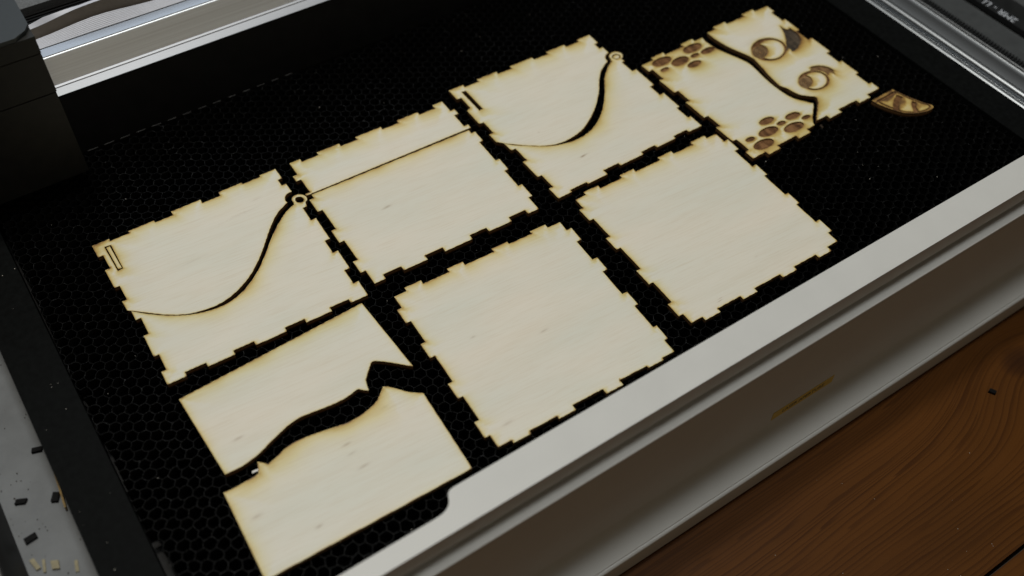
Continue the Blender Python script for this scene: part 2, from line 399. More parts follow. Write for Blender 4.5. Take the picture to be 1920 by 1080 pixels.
hc = honeycomb(); tag(hc, kind='stuff')
# glints on the last cell row's edges, drawn as lighter strips shortening rightward
for i in range(14):
    x = 44.0 + i * 9.55
    bm = bmesh.new(); add_box(bm, x, x + 6.0 - 0.12 * i, 484.75, 484.95, -3.5, -3.05 - 0.01 * i)
    bm_obj('edge_glint', bm, M['bright_edge'], tr)

# ------------------------------------------------------------------ gantry, laser head, flat cable
ga = thing('gantry_beam', V(240, 490, 34.4), 'brushed aluminium gantry beam across the back of the bed', 'beam')
bp = [(495.2, 38.2), (501.6, 51.0), (501.9, 51.35), (502.3, 51.5), (508.6, 52.0), (508.6, 34.6), (495.2, 34.6)]
bm = bmesh.new(); add_prism(bm, bp, 'x', 0, 532)
bm_obj('beam_face', bm, M['alu_x'], ga)
bm = bmesh.new(); add_prism(bm, [(490.2, 34.2), (489.6, 34.9), (493.4, 37.2), (493.7, 36.9), (494.0, 37.5), (495.1, 38.1), (495.1, 34.2)], 'x', 0, 532)
bm_obj('lower_lip', bm, M['alu_lip'], ga)
bm = bmesh.new(); add_prism(bm, [(502.4, 51.6), (502.6, 51.95), (508.8, 52.5), (508.8, 52.05)], 'x', 0, 532)
bm_obj('top_strip', bm, M['alu_top'], ga)
hd = thing('laser_carriage', V(0, 470, 8), 'black boxy laser carriage with grey top parked on the gantry beam', 'carriage')
bm = bmesh.new(); add_box(bm, -70, 38.2, 456.4, 488, 8, 62.7)
bm_obj('lower_housing', bm, M['head'], hd, bevel=1.2)
bm = bmesh.new(); add_box(bm, -70, 38.6, 456.4, 515, 63.3, 86.7)
bm_obj('middle_housing', bm, M['head'], hd, bevel=0.6)
bm = bmesh.new(); add_box(bm, -70, 38.8, 456.2, 520, 87.3, 97.0)
bm_obj('upper_housing', bm, M['head'], hd, bevel=0.6)
bm = bmesh.new(); add_prism(bm, [(-70, 456.3), (30, 456.3), (36, 459.8), (38.9, 464.5), (40.2, 520), (-70, 520)], 'z', 97.2, 99.2)
bm_obj('top_cover', bm, M['head_top'], hd, bevel=0.7)

def ribbon(name, mat, parent, path, prof_fn, n_ridge, amp):
    """strip along x; prof_fn(x, s) -> (y, z) for s in 0..1 across the strip"""
    bm = bmesh.new(); ns = n_ridge * 6; rows = []
    for x in path:
        row = []
        for k in range(ns + 1):
            s = k / ns; y, z = prof_fn(x, s)
            y2, z2 = prof_fn(x, min(1, s + .01)); y1, z1 = prof_fn(x, max(0, s - .01))
            d = Vector((y2 - y1, z2 - z1)).normalized(); nrm = Vector((-d.y, d.x)) * amp * abs(math.sin(math.pi * s * n_ridge))
            row.append(bm.verts.new(V(x, y + nrm.x, z + nrm.y)))
        rows.append(row)
    for a, b in zip(rows, rows[1:]):
        for k in range(ns): bm.faces.new((a[k], a[k + 1], b[k + 1], b[k]))
    return bm_obj(name, bm, mat, parent, smooth=True)
rc = thing('ribbon_cable', V(120, 505, 60), 'white ribbed flat ribbon cable curling behind the aluminium beam', 'cable')
xs = [20 + i * 8 for i in range(36)]
ribbon('lower_run', M['cable'], rc, xs, lambda x, s: (509.8 + 6.0 * s, 52.3 + (2.0 + 2.8 * math.exp(-((x - 78) / 24) ** 2)) * s), 8, 0.2)
ribbon('inner_fold', M['cable_shaded'], rc, xs, lambda x, s: (516.6 + 1.9 * s, 53 + (6.0 + 4.6 / (1 + math.exp(-(x - 58) / 7))) * s), 13, 0.05)
ribbon('upper_curl', M['cable'], rc, [20 + i * 4 for i in range(24)], lambda x, s: (518.8 + 2.2 * s, 59.0 + 4.6 / (1 + math.exp(-(x - 58) / 7)) + (2.4 * max(0, 1 - abs(x - 52) / 20)) * s), 4, 0.03)

# ------------------------------------------------------------------ drive belt on the right rail
be = thing('drive_belt', V(570, 380, -9), 'black toothed drive belt running along the right aluminium rail', 'belt')
bm = bmesh.new(); add_box(bm, 561.5, 572.4, 166, 600, -8.95, -7.2)
bm_obj('lower_run', bm, M['rubber'], be)
bm = bmesh.new()
y = 168.0
while y < 420:
    add_box(bm, 561.8, 574.2, y, y + 1.2, -8.9, -5.9); y += 2.4
tag(bm_obj('teeth', bm, M['rubber'], be), kind='stuff')
bm = bmesh.new(); add_box(bm, 599.4, 607.6, 166, 600, -8.9, -5.2)
ur = bm_obj('upper_run', bm, M['rubber'], be)
Mx = Matrix.Translation(V(603.6, 301, -5.15)) @ Matrix.Rotation(math.radians(90), 4, 'Z')
text_mesh('belt_printing', '2MR - LL BELT', 0.0078, M['print'], ur, Mx)

# ------------------------------------------------------------------ plywood pieces
# outlines of the cut pieces on the bed, in millimetres of the machine's own x and y
DATA = {"A1":{"o":[[20.99,410.23],[30.14,410.16],[30.12,408.43],[40.56,408.36],[40.57,410.09],[54.72,409.99],[54.71,408.26],[64.86,408.19],[64.88,411.22],
[81.59,411.1],[81.57,408.08],[92.03,408.0],[92.05,411.03],[105.9,410.93],[105.9,409.64],[116.63,409.57],[116.64,410.86],[126.17,410.79],
[126.11,402.05],[123.55,402.07],[123.51,397.04],[126.08,397.02],[126.03,389.7],[123.9,389.92],[123.16,389.52],[122.42,389.12],[121.76,388.62],
[121.17,387.96],[120.67,387.2],[120.3,386.48],[120.14,385.85],[120.12,385.27],[120.14,384.75],[120.19,384.31],[120.29,383.94],[120.38,383.57],
[118.95,382.87],[117.45,382.13],[115.95,381.39],[114.43,380.53],[112.93,379.55],[111.42,378.44],[109.83,377.11],[108.11,375.45],[106.31,373.57],
[104.56,371.66],[102.95,369.82],[101.39,367.96],[99.79,366.04],[98.11,364.01],[96.39,361.92],[94.65,359.86],[92.88,357.84],[91.09,355.86],
[89.31,353.98],[87.57,352.24],[85.84,350.62],[84.11,349.1],[82.4,347.72],[80.7,346.45],[78.92,345.24],[77.04,344.08],[75.08,342.97],[73.03,341.94],
[70.84,340.95],[68.55,340.03],[66.28,339.3],[64.06,338.81],[61.87,338.51],[59.74,338.35],[57.74,338.35],[55.8,338.49],[53.85,338.75],[51.85,339.08],
[49.84,339.53],[47.81,340.11],[45.77,340.85],[43.73,341.72],[41.73,342.71],[39.81,343.82],[37.93,345.05],[36.1,346.37],[34.27,347.82],[32.48,349.36],
[30.79,350.83],[29.3,352.13],[27.92,353.37],[26.41,354.7],[24.67,356.21],[22.81,357.83],[20.95,359.44],[20.84,366.16],[23.36,366.14],[23.43,376.6],
[20.75,376.62],[20.85,390.45],[23.53,390.43],[23.6,400.77],[20.92,400.78]],"h":[[[26.09,406.07],[29.46,405.59],[29.06,386.76],
[26.17,386.45]]]},"A2":{"o":[[22.44,357.79],[24.51,355.73],[26.58,353.66],[28.75,351.65],[31.11,349.67],[33.55,347.74],[35.94,345.96],[38.15,344.39],
[40.3,342.98],[42.5,341.7],[44.8,340.54],[47.16,339.51],[49.58,338.62],[52.1,337.84],[54.68,337.19],[57.21,336.73],[59.65,336.5],[62.05,336.46],
[64.49,336.65],[67.02,337.08],[69.6,337.74],[72.16,338.64],[74.69,339.81],[77.21,341.23],[79.67,342.79],[82.04,344.45],[84.34,346.25],[86.61,348.21],
[88.86,350.34],[91.07,352.63],[93.25,354.96],[95.4,357.34],[97.53,359.77],[99.63,362.13],[101.74,364.44],[103.83,366.7],[105.8,368.72],[107.58,370.4],
[109.23,371.85],[110.91,373.25],[112.71,374.72],[114.54,376.14],[116.26,377.35],[117.9,378.27],[119.43,378.97],[120.71,379.51],[121.57,379.86],
[122.18,380.04],[122.79,380.23],[123.34,381.94],[123.27,382.32],[123.21,382.69],[123.2,383.06],[123.23,383.43],[123.28,383.79],[123.37,384.13],
[123.5,384.45],[123.66,384.76],[123.84,385.05],[124.06,385.31],[124.3,385.55],[124.57,385.75],[124.86,385.93],[125.17,386.07],[125.5,386.18],
[125.84,386.26],[126.19,386.3],[126.56,386.3],[126.92,386.27],[127.29,386.21],[127.65,386.1],[128.02,385.97],[128.37,385.8],[128.71,385.6],
[129.03,385.37],[129.34,385.12],[129.63,384.83],[129.9,384.53],[130.13,384.2],[130.35,383.86],[130.53,383.51],[130.68,383.14],[130.8,382.77],
[130.89,382.39],[130.94,382.02],[130.95,381.64],[130.94,381.27],[130.88,380.92],[130.8,380.57],[130.68,380.24],[130.52,379.93],[130.34,379.64],
[130.13,379.37],[129.89,379.14],[129.63,378.93],[129.34,378.74],[129.03,378.61],[128.71,378.48],[128.07,375.31],[125.6,375.4],[125.22,364.96],
[128.15,364.85],[127.52,347.54],[124.59,347.64],[124.23,337.93],[127.17,337.82],[126.66,323.86],[123.72,323.96],[123.35,313.8],[126.28,313.7],
[125.89,302.99],[116.33,303.34],[116.42,305.91],[105.98,306.3],[105.89,303.72],[92.02,304.23],[92.11,306.8],[81.59,307.19],[81.5,304.62],
[65.32,305.21],[65.41,307.78],[54.68,308.17],[54.59,305.6],[40.86,306.1],[40.95,308.67],[30.33,309.06],[30.24,306.49],[20.75,306.84],[21.06,315.23],
[23.62,315.14],[24.0,325.53],[21.43,325.62],[21.96,340.04],[24.53,339.95],[24.94,351.28],[22.3,351.38]],"h":[[[128.9,380.61],[128.56,380.13],
[128.12,379.77],[127.59,379.55],[127.01,379.5],[126.42,379.61],[125.86,379.88],[125.37,380.29],[124.98,380.8],[124.73,381.4],[124.61,382.02],
[124.65,382.64],[124.85,383.22],[125.18,383.7],[125.62,384.06],[126.15,384.28],[126.74,384.33],[127.33,384.22],[127.89,383.95],[128.38,383.55],
[128.77,383.03],[129.02,382.43],[129.14,381.8],[129.09,381.18]]]},"B1":{"o":[[134.79,410.48],[141.39,410.35],[141.34,407.93],[151.7,407.73],
[151.75,410.14],[165.87,409.86],[165.82,407.45],[176.26,407.24],[176.31,409.65],[192.9,409.33],[192.86,406.91],[203.52,406.7],[203.57,409.11],
[217.51,408.84],[217.46,406.42],[228.03,406.21],[228.09,409.32],[234.79,409.19],[234.6,399.49],[237.35,399.43],[237.26,394.79],[234.51,394.84],
[234.29,383.65],[237.04,383.6],[236.97,380.5],[131.41,382.6],[131.44,384.15],[134.27,384.09],[134.5,395.45],[131.66,395.5],[131.75,400.04],
[134.59,399.98]],"h":[]},"B2":{"o":[[134.14,381.75],[234.82,379.37],[234.75,376.31],[237.2,376.26],[236.99,367.27],[234.54,367.33],[234.12,349.63],
[236.57,349.57],[236.34,339.74],[233.88,339.8],[233.55,325.88],[236.01,325.83],[235.76,315.41],[233.31,315.47],[233.07,305.3],[226.19,305.46],
[226.27,308.55],[215.73,308.8],[215.66,305.71],[201.29,306.05],[201.36,309.14],[190.96,309.39],[190.88,306.3],[174.2,306.7],[174.27,309.78],
[163.58,310.03],[163.51,306.95],[149.41,307.28],[149.48,310.37],[138.87,310.62],[138.8,307.53],[132.39,307.69],[132.63,317.86],[129.88,317.92],
[130.09,326.72],[132.84,326.65],[133.21,342.19],[130.45,342.25],[130.69,352.08],[133.44,352.01],[133.82,368.35],[131.07,368.42],[131.32,378.76],
[134.07,378.7]],"h":[]},"C1":{"o":[[243.47,415.54],[253.49,415.36],[253.45,413.02],[263.38,412.84],[263.42,415.17],[277.45,414.92],[277.4,412.59],
[287.44,412.41],[287.49,414.74],[304.08,414.43],[304.04,412.1],[314.57,411.91],[314.61,414.24],[328.41,413.99],[328.37,411.66],[338.31,411.48],
[338.35,413.81],[348.08,413.63],[347.91,404.14],[345.34,404.18],[345.24,398.87],[347.81,398.82],[347.69,392.22],[345.92,392.03],[345.17,391.56],
[344.42,391.09],[343.75,390.52],[343.17,389.76],[342.67,388.9],[342.3,388.06],[342.15,387.3],[342.13,386.57],[342.12,385.84],[338.17,384.23],
[336.58,383.17],[334.99,382.12],[333.51,381.06],[332.2,379.99],[331.0,378.92],[329.85,377.82],[328.8,376.74],[327.8,375.63],[326.69,374.31],
[325.4,372.65],[324.0,370.78],[322.58,368.95],[321.24,367.31],[319.88,365.72],[318.35,364.04],[316.56,362.18],[314.61,360.23],[312.61,358.32],
[310.61,356.51],[308.56,354.74],[306.44,353.03],[304.26,351.38],[302.01,349.79],[299.68,348.27],[297.21,346.77],[294.67,345.34],[292.16,344.13],
[289.75,343.23],[287.37,342.56],[284.97,342.03],[282.46,341.61],[279.93,341.33],[277.53,341.22],[275.3,341.31],[273.21,341.58],[271.26,341.94],
[269.49,342.39],[267.86,342.94],[266.29,343.58],[264.81,344.3],[263.39,345.11],[261.92,346.04],[260.32,347.11],[258.67,348.3],[257.03,349.51],
[255.48,350.68],[253.95,351.88],[252.31,353.22],[250.43,354.83],[248.45,356.58],[246.65,358.23],[245.22,359.65],[243.98,360.97],[242.75,362.29],
[242.75,369.65],[245.6,369.6],[245.79,380.32],[242.83,380.37],[243.08,393.97],[246.07,395.42],[246.26,405.99],[243.3,406.04]],"h":[[[249.32,410.32],
[251.95,409.97],[251.9,390.62],[249.33,390.43]]]},"C2":{"o":[[245.9,358.72],[246.82,357.64],[247.75,356.57],[248.95,355.38],[250.5,354.05],
[252.32,352.61],[254.43,351.01],[257.09,349.07],[260.05,346.99],[262.59,345.26],[264.28,344.19],[265.55,343.49],[266.97,342.8],[268.75,341.99],
[270.69,341.21],[272.7,340.51],[274.73,339.91],[276.84,339.41],[279.04,339.03],[281.39,338.78],[283.84,338.66],[286.3,338.73],[288.73,339.02],
[291.18,339.5],[293.65,340.17],[296.16,341.06],[298.68,342.14],[301.13,343.39],[303.46,344.82],[305.71,346.42],[307.88,348.1],[309.96,349.81],
[311.95,351.59],[313.87,353.44],[315.71,355.34],[317.48,357.3],[319.25,359.32],[321.04,361.42],[322.82,363.58],[324.55,365.79],[326.26,368.17],
[327.91,370.6],[329.35,372.62],[330.43,373.92],[331.29,374.83],[332.27,375.77],[333.5,376.95],[334.84,378.18],[336.2,379.35],[337.55,380.44],
[338.93,381.47],[340.25,382.39],[341.51,383.15],[342.71,383.79],[343.92,384.44],[345.12,386.96],[345.11,387.35],[345.12,387.73],[345.19,388.12],
[345.29,388.49],[345.43,388.86],[345.61,389.21],[345.82,389.55],[346.07,389.86],[346.35,390.16],[346.66,390.43],[346.99,390.67],[347.35,390.88],
[347.73,391.06],[348.12,391.21],[348.53,391.33],[348.95,391.4],[349.38,391.44],[349.8,391.45],[350.23,391.42],[350.65,391.35],[351.06,391.24],
[351.45,391.1],[351.83,390.93],[352.19,390.72],[352.53,390.49],[352.84,390.22],[353.12,389.93],[353.37,389.62],[353.58,389.29],[353.76,388.94],
[353.9,388.57],[354.01,388.19],[354.07,387.81],[354.09,387.42],[354.08,387.03],[354.02,386.65],[353.92,386.27],[353.79,385.9],[353.61,385.55],
[353.4,385.21],[353.16,384.89],[352.89,384.59],[352.58,384.32],[352.25,384.07],[351.9,383.85],[351.52,383.67],[351.13,383.52],[350.73,383.4],
[351.17,380.49],[348.99,380.47],[349.08,370.17],[352.19,370.19],[352.35,352.61],[349.24,352.58],[349.32,343.42],[352.43,343.45],[352.56,328.64],
[350.42,328.63],[350.52,318.39],[352.66,318.41],[352.75,308.42],[342.86,308.33],[342.84,310.51],[332.77,310.42],[332.79,308.24],[318.67,308.11],
[318.65,310.3],[308.5,310.2],[308.52,308.02],[291.75,307.87],[291.73,310.05],[281.16,309.96],[281.19,306.12],[267.29,305.99],[267.28,307.65],
[256.08,307.55],[256.1,305.89],[246.78,305.81],[246.7,314.81],[249.39,314.83],[249.29,325.74],[246.6,325.71],[246.47,340.25],[249.16,340.27],
[249.06,351.68],[246.21,351.65]],"h":[[[351.62,385.42],[351.13,384.94],[350.53,384.58],[349.84,384.38],[349.12,384.35],[348.42,384.49],
[347.79,384.79],[347.26,385.23],[346.88,385.78],[346.67,386.4],[346.64,387.05],[346.79,387.69],[347.13,388.27],[347.61,388.76],[348.22,389.12],
[348.91,389.32],[349.63,389.35],[350.33,389.21],[350.97,388.91],[351.5,388.47],[351.88,387.92],[352.09,387.3],[352.12,386.64],
[351.96,386.0]]]},"D1":{"o":[[357.44,371.17],[367.28,371.38],[367.22,373.94],[376.9,374.14],[376.95,371.58],[391.79,371.89],[391.73,374.45],
[401.5,374.66],[401.55,372.1],[407.87,372.24],[407.44,369.16],[407.35,367.92],[407.39,366.17],[407.7,362.91],[408.31,359.16],[409.34,355.63],
[410.58,352.16],[411.86,348.86],[413.16,345.59],[414.46,342.16],[415.49,338.83],[415.9,335.99],[415.92,333.13],[415.59,329.7],[415.13,326.15],
[414.76,322.72],[414.45,319.37],[414.22,316.13],[414.11,313.03],[414.15,310.19],[414.32,307.32],[414.58,304.02],[415.06,300.78],[415.89,298.01],
[416.99,295.54],[418.51,293.33],[419.99,291.44],[420.96,289.93],[421.69,288.77],[422.39,287.99],[422.83,287.4],[422.83,286.84],[422.43,286.18],
[421.63,285.23],[420.37,283.98],[418.42,282.24],[416.24,280.29],[414.16,278.31],[412.37,276.5],[411.29,275.23],[410.61,274.21],[410.19,273.32],
[409.9,272.5],[403.67,272.21],[403.73,269.25],[393.96,269.04],[393.91,271.74],[379.07,271.43],[379.13,268.72],[369.45,268.52],[369.39,271.22],
[359.56,271.02],[359.42,277.59],[362.43,277.66],[362.21,288.24],[359.2,288.18],[358.9,302.47],[361.9,302.53],[361.68,313.1],[358.67,313.04],
[358.32,329.48],[361.33,329.55],[361.11,340.11],[358.1,340.05],[357.8,354.12],[360.81,354.18],[360.6,364.36],[357.59,364.29]],
"h":[]},"D2":{"o":[[414.33,374.35],[421.19,374.41],[421.17,376.91],[431.18,377.01],[431.21,374.51],[446.39,374.66],[446.36,377.16],[456.0,377.25],
[456.02,374.75],[466.86,374.86],[466.93,368.0],[464.51,367.97],[464.61,357.86],[467.03,357.88],[467.16,344.3],[464.75,344.28],[464.85,333.99],
[467.95,334.02],[468.11,317.52],[465.01,317.49],[465.11,306.79],[467.53,306.82],[467.67,292.54],[465.25,292.52],[465.36,281.67],[467.77,281.69],
[467.84,275.18],[457.0,275.07],[457.03,272.19],[447.39,272.1],[447.36,274.98],[432.18,274.83],[432.21,271.95],[422.2,271.85],[422.17,274.73],
[413.72,274.65],[417.42,278.28],[419.1,279.73],[420.78,281.18],[422.5,282.7],[424.11,284.15],[425.44,285.34],[426.56,286.43],[427.52,287.54],
[428.24,288.58],[428.64,289.52],[428.73,290.34],[428.51,291.02],[428.01,291.65],[427.23,292.25],[426.28,292.94],[425.27,293.88],[424.21,294.92],
[423.17,295.89],[422.22,296.97],[421.51,298.29],[420.93,299.75],[420.43,301.33],[420.02,302.95],[419.83,304.44],[419.5,306.05],[418.42,307.91],
[417.46,310.19],[417.5,313.3],[417.88,316.58],[418.19,319.37],[418.59,322.02],[419.12,324.64],[419.7,327.25],[420.3,329.93],[420.83,332.54],
[421.19,335.29],[421.46,337.33],[421.72,337.19],[421.84,336.92],[421.7,338.5],[421.31,340.74],[420.58,343.13],[419.7,345.62],[418.79,347.96],
[417.88,350.3],[417.02,352.72],[416.25,355.24],[415.58,357.89],[415.01,360.66],[414.53,363.69],[414.17,366.59],[414.05,368.91],[414.02,371.04]],
"h":[]},"F":{"o":[[136.47,294.79],[143.65,294.51],[143.75,297.06],[153.25,296.7],[153.15,294.15],[168.48,293.56],[168.58,296.11],[178.01,295.75],
[177.91,293.2],[195.43,292.53],[195.52,295.08],[205.25,294.71],[205.18,292.82],[219.49,292.27],[219.56,294.16],[229.3,293.79],[229.2,291.23],
[237.06,290.93],[236.8,284.3],[239.81,284.19],[239.44,274.46],[236.43,274.58],[235.87,259.98],[238.88,259.86],[238.52,250.4],[235.51,250.51],
[234.84,233.05],[237.85,232.93],[237.48,223.5],[235.35,223.58],[234.75,207.91],[236.88,207.83],[236.53,198.56],[234.4,198.65],[234.1,190.72],
[226.69,191.0],[226.63,189.65],[217.33,190.01],[217.38,191.36],[201.32,191.98],[201.2,188.94],[191.47,189.32],[191.59,192.35],[174.07,193.02],
[173.96,189.99],[164.53,190.35],[164.59,192.03],[149.26,192.62],[149.2,190.93],[139.7,191.3],[139.76,192.98],[132.58,193.26],[132.86,200.54],
[130.15,200.65],[130.52,210.21],[133.23,210.11],[133.81,225.24],[131.1,225.34],[131.47,234.96],[134.17,234.85],[134.84,252.31],[132.14,252.42],
[132.5,262.0],[135.21,261.89],[135.78,276.89],[133.08,276.99],[133.44,286.59],[136.15,286.48]],"h":[]},"G":{"o":[[254.07,299.87],[261.25,299.76],
[261.29,302.21],[271.19,302.06],[271.15,299.61],[286.33,299.38],[286.37,301.83],[295.94,301.69],[295.9,299.24],[313.59,298.97],[313.62,301.42],
[323.46,301.27],[323.42,298.82],[337.59,298.61],[337.63,301.06],[348.26,300.9],[348.22,298.45],[355.08,298.34],[354.97,290.96],[357.94,290.92],
[357.8,281.48],[354.83,281.52],[354.6,266.43],[357.57,266.39],[357.43,257.0],[355.26,257.04],[354.99,239.76],[357.17,239.73],[357.03,230.7],
[354.86,230.73],[354.63,215.51],[357.48,215.46],[357.33,205.95],[354.48,205.99],[354.37,198.76],[346.71,198.88],[346.66,195.65],[337.54,195.79],
[337.57,198.2],[321.9,198.43],[321.87,196.03],[312.03,196.18],[312.07,198.58],[294.38,198.85],[294.34,196.44],[284.77,196.59],[284.81,199.0],
[269.63,199.23],[269.59,196.82],[259.69,196.97],[259.73,199.38],[252.55,199.49],[252.65,206.15],[250.0,206.19],[250.14,215.2],[252.79,215.16],
[253.02,230.57],[250.37,230.61],[250.54,241.35],[253.19,241.3],[253.45,258.58],[250.8,258.62],[250.94,268.0],[253.59,267.96],[253.82,283.05],
[251.17,283.09],[251.31,292.53],[253.96,292.49]],"h":[]},"E1":{"o":[[23.8,248.07],[22.07,296.16],[120.76,300.18],[122.85,252.86],[121.24,254.09],
[120.38,255.01],[119.52,255.93],[118.55,256.94],[117.4,258.12],[116.14,259.38],[114.87,260.62],[113.54,261.85],[112.2,263.05],[111.03,264.04],
[110.12,264.75],[109.39,265.25],[108.71,265.55],[108.08,265.68],[107.5,265.62],[106.85,265.3],[106.06,264.64],[105.19,263.72],[104.31,262.78],
[103.39,261.83],[102.46,260.86],[101.65,260.01],[101.05,259.41],[100.57,258.92],[100.15,258.31],[99.77,257.45],[99.43,256.45],[99.13,255.43],
[98.85,254.39],[98.6,253.31],[98.35,252.24],[96.47,253.64],[95.87,254.33],[95.28,255.02],[94.69,255.51],[94.18,255.71],[93.68,255.71],[92.93,255.6],
[91.83,255.35],[90.5,254.99],[88.97,254.7],[87.29,254.52],[85.41,254.41],[83.31,254.42],[80.86,254.59],[78.19,254.89],[75.53,255.21],[72.91,255.57],
[70.31,255.95],[67.97,256.25],[66.05,256.43],[64.39,256.52],[62.74,256.47],[61.03,256.26],[59.34,255.91],[57.61,255.48],[55.83,254.97],[54.01,254.38],
[52.17,253.75],[50.33,253.08],[48.48,252.37],[46.63,251.67],[44.81,250.96],[43.0,250.25],[41.16,249.61],[39.24,249.05],[37.28,248.54],[35.38,248.15],
[33.55,247.89],[31.78,247.74],[30.12,247.67],[28.61,247.68],[27.21,247.76],[25.81,247.84]],"h":[]},"E2":{"o":[[19.54,240.13],[20.98,239.98],
[22.42,239.83],[24.05,239.75],[26.03,239.75],[28.2,239.82],[30.34,239.91],[32.35,240.03],[34.33,240.18],[36.3,240.33],[38.5,246.11],[41.97,242.4],
[45.87,243.33],[47.42,243.93],[48.98,244.53],[50.57,245.05],[52.2,245.5],[53.88,245.87],[55.63,246.09],[57.43,246.12],[59.31,245.98],[61.37,245.76],
[63.7,245.43],[66.21,245.01],[68.71,244.56],[71.19,244.08],[73.65,243.58],[76.0,243.11],[78.17,242.69],[80.22,242.31],[82.2,242.06],[84.06,241.97],
[85.85,242.0],[87.71,242.15],[89.77,242.43],[91.89,242.82],[93.82,243.25],[95.43,243.69],[96.84,244.17],[98.11,244.74],[99.21,245.4],[100.17,246.16],
[101.22,247.04],[102.46,248.1],[103.78,249.28],[105.11,250.46],[106.97,249.25],[108.11,247.92],[109.25,246.6],[110.38,245.26],[111.41,243.91],
[112.44,242.54],[113.69,241.16],[115.33,239.77],[117.2,238.36],[119.07,236.95],[116.93,190.7],[17.49,193.43]],"h":[]},"H":{"o":[[455.44,269.64],
[474.05,270.01],[475.03,266.22],[475.5,264.61],[475.96,263.01],[476.46,261.44],[477.03,259.93],[477.64,258.47],[478.24,257.01],[478.83,255.5],
[479.41,254.0],[480.01,252.6],[480.67,251.33],[481.36,250.18],[481.96,249.18],[482.5,248.4],[482.96,247.77],[483.26,247.16],[483.36,246.48],
[483.28,245.81],[483.02,245.26],[482.53,244.85],[481.85,244.57],[481.0,244.39],[479.96,244.32],[478.75,244.35],[477.53,244.46],[476.36,244.6],
[475.18,244.82],[473.9,245.17],[472.47,245.64],[470.93,246.23],[469.35,247.01],[467.64,248.04],[465.9,249.24],[464.38,250.45],[463.29,251.51],
[462.43,252.57],[461.56,253.85],[460.56,255.53],[459.54,257.42],[458.65,259.2],[457.93,260.78],[457.34,262.26],[456.83,263.59],[456.43,264.72],
[456.11,265.71],[455.79,266.7]],"h":[]},"slug":{"o":[[26.8,405.02],[28.63,405.02],[28.64,387.54],[26.81,387.53]],"h":[]},"disc":{"o":[[350.98,385.51],
[350.76,385.29],[350.52,385.08],[350.24,384.92],[349.94,384.8],[349.62,384.72],[349.29,384.69],[348.97,384.7],[348.65,384.77],[348.34,384.87],
[348.06,385.02],[347.81,385.21],[347.59,385.43],[347.42,385.69],[347.29,385.96],[347.21,386.25],[347.18,386.55],[347.2,386.85],[347.28,387.14],
[347.4,387.42],[347.57,387.68],[347.78,387.91],[348.03,388.12],[348.3,388.28],[348.61,388.4],[348.93,388.48],[349.25,388.51],[349.58,388.5],
[349.9,388.44],[350.21,388.33],[350.49,388.18],[350.74,387.99],[350.96,387.76],[351.13,387.51],[351.26,387.24],[351.34,386.95],[351.37,386.65],
[351.34,386.35],[351.27,386.05]],"h":[]},"spots":[[[377.77,367.01],[377.23,366.28],[376.35,365.61],[375.19,365.05],[373.81,364.61],[372.28,364.31],
[370.67,364.19],[369.06,364.23],[367.54,364.43],[366.17,364.8],[365.03,365.3],[364.17,365.91],[363.64,366.61],[363.46,367.35],[363.64,368.11],
[364.17,368.84],[365.03,369.51],[366.17,370.08],[367.55,370.52],[369.08,370.82],[370.7,370.96],[372.31,370.92],[373.85,370.72],[375.24,370.35],
[376.39,369.85],[377.25,369.23],[377.79,368.53],[377.96,367.77]],[[402.75,366.88],[402.18,366.14],[401.29,365.46],[400.11,364.88],[398.72,364.43],
[397.19,364.13],[395.58,364.0],[393.98,364.04],[392.47,364.24],[391.12,364.61],[390.01,365.11],[389.18,365.73],[388.67,366.44],[388.52,367.19],
[388.73,367.96],[389.28,368.7],[390.16,369.37],[391.32,369.96],[392.7,370.41],[394.24,370.72],[395.85,370.86],[397.46,370.83],[398.99,370.62],
[400.35,370.26],[401.48,369.75],[402.32,369.13],[402.82,368.41],[402.97,367.65]],[[407.54,359.97],[407.12,359.44],[406.46,358.96],[405.59,358.55],
[404.56,358.23],[403.42,358.02],[402.22,357.93],[401.03,357.97],[399.9,358.12],[398.89,358.39],[398.06,358.76],[397.43,359.21],[397.05,359.71],
[396.93,360.26],[397.08,360.81],[397.49,361.33],[398.14,361.82],[399.0,362.23],[400.03,362.55],[401.17,362.76],[402.37,362.85],[403.57,362.82],
[404.71,362.67],[405.72,362.4],[406.57,362.03],[407.2,361.58],[407.58,361.07],[407.69,360.52]],[[386.96,360.97],[386.39,360.22],[385.54,359.54],
[384.43,358.96],[383.13,358.52],[381.7,358.23],[380.22,358.11],[378.76,358.17],[377.38,358.41],[376.17,358.8],[375.17,359.33],[374.45,359.98],
[374.02,360.71],[373.92,361.49],[374.15,362.27],[374.7,363.03],[375.55,363.71],[376.64,364.29],[377.94,364.74],[379.36,365.03],[380.85,365.16],
[382.33,365.1],[383.72,364.87],[384.94,364.48],[385.95,363.94],[386.68,363.28],[387.11,362.55],[387.2,361.76]],[[395.39,360.96],[395.15,360.62],
[394.75,360.3],[394.23,360.02],[393.6,359.8],[392.9,359.64],[392.17,359.56],[391.43,359.55],[390.74,359.61],[390.11,359.75],[389.59,359.96],
[389.2,360.22],[388.96,360.53],[388.88,360.86],[388.96,361.21],[389.21,361.54],[389.6,361.86],[390.12,362.14],[390.75,362.36],[391.44,362.52],
[392.18,362.61],[392.91,362.62],[393.61,362.56],[394.24,362.41],[394.76,362.21],[395.15,361.94],[395.4,361.64],[395.48,361.3]],[[391.66,354.19],
[391.24,353.64],[390.58,353.14],[389.72,352.72],[388.69,352.39],[387.55,352.18],[386.36,352.08],[385.17,352.12],[384.05,352.28],[383.05,352.56],
[382.23,352.94],[381.61,353.4],[381.23,353.93],[381.12,354.49],[381.27,355.06],[381.68,355.61],[382.34,356.11],[383.19,356.54],[384.22,356.87],
[385.36,357.09],[386.55,357.19],[387.74,357.15],[388.87,357.0],[389.88,356.72],[390.71,356.33],[391.34,355.87],[391.71,355.33],[391.82,354.77]],
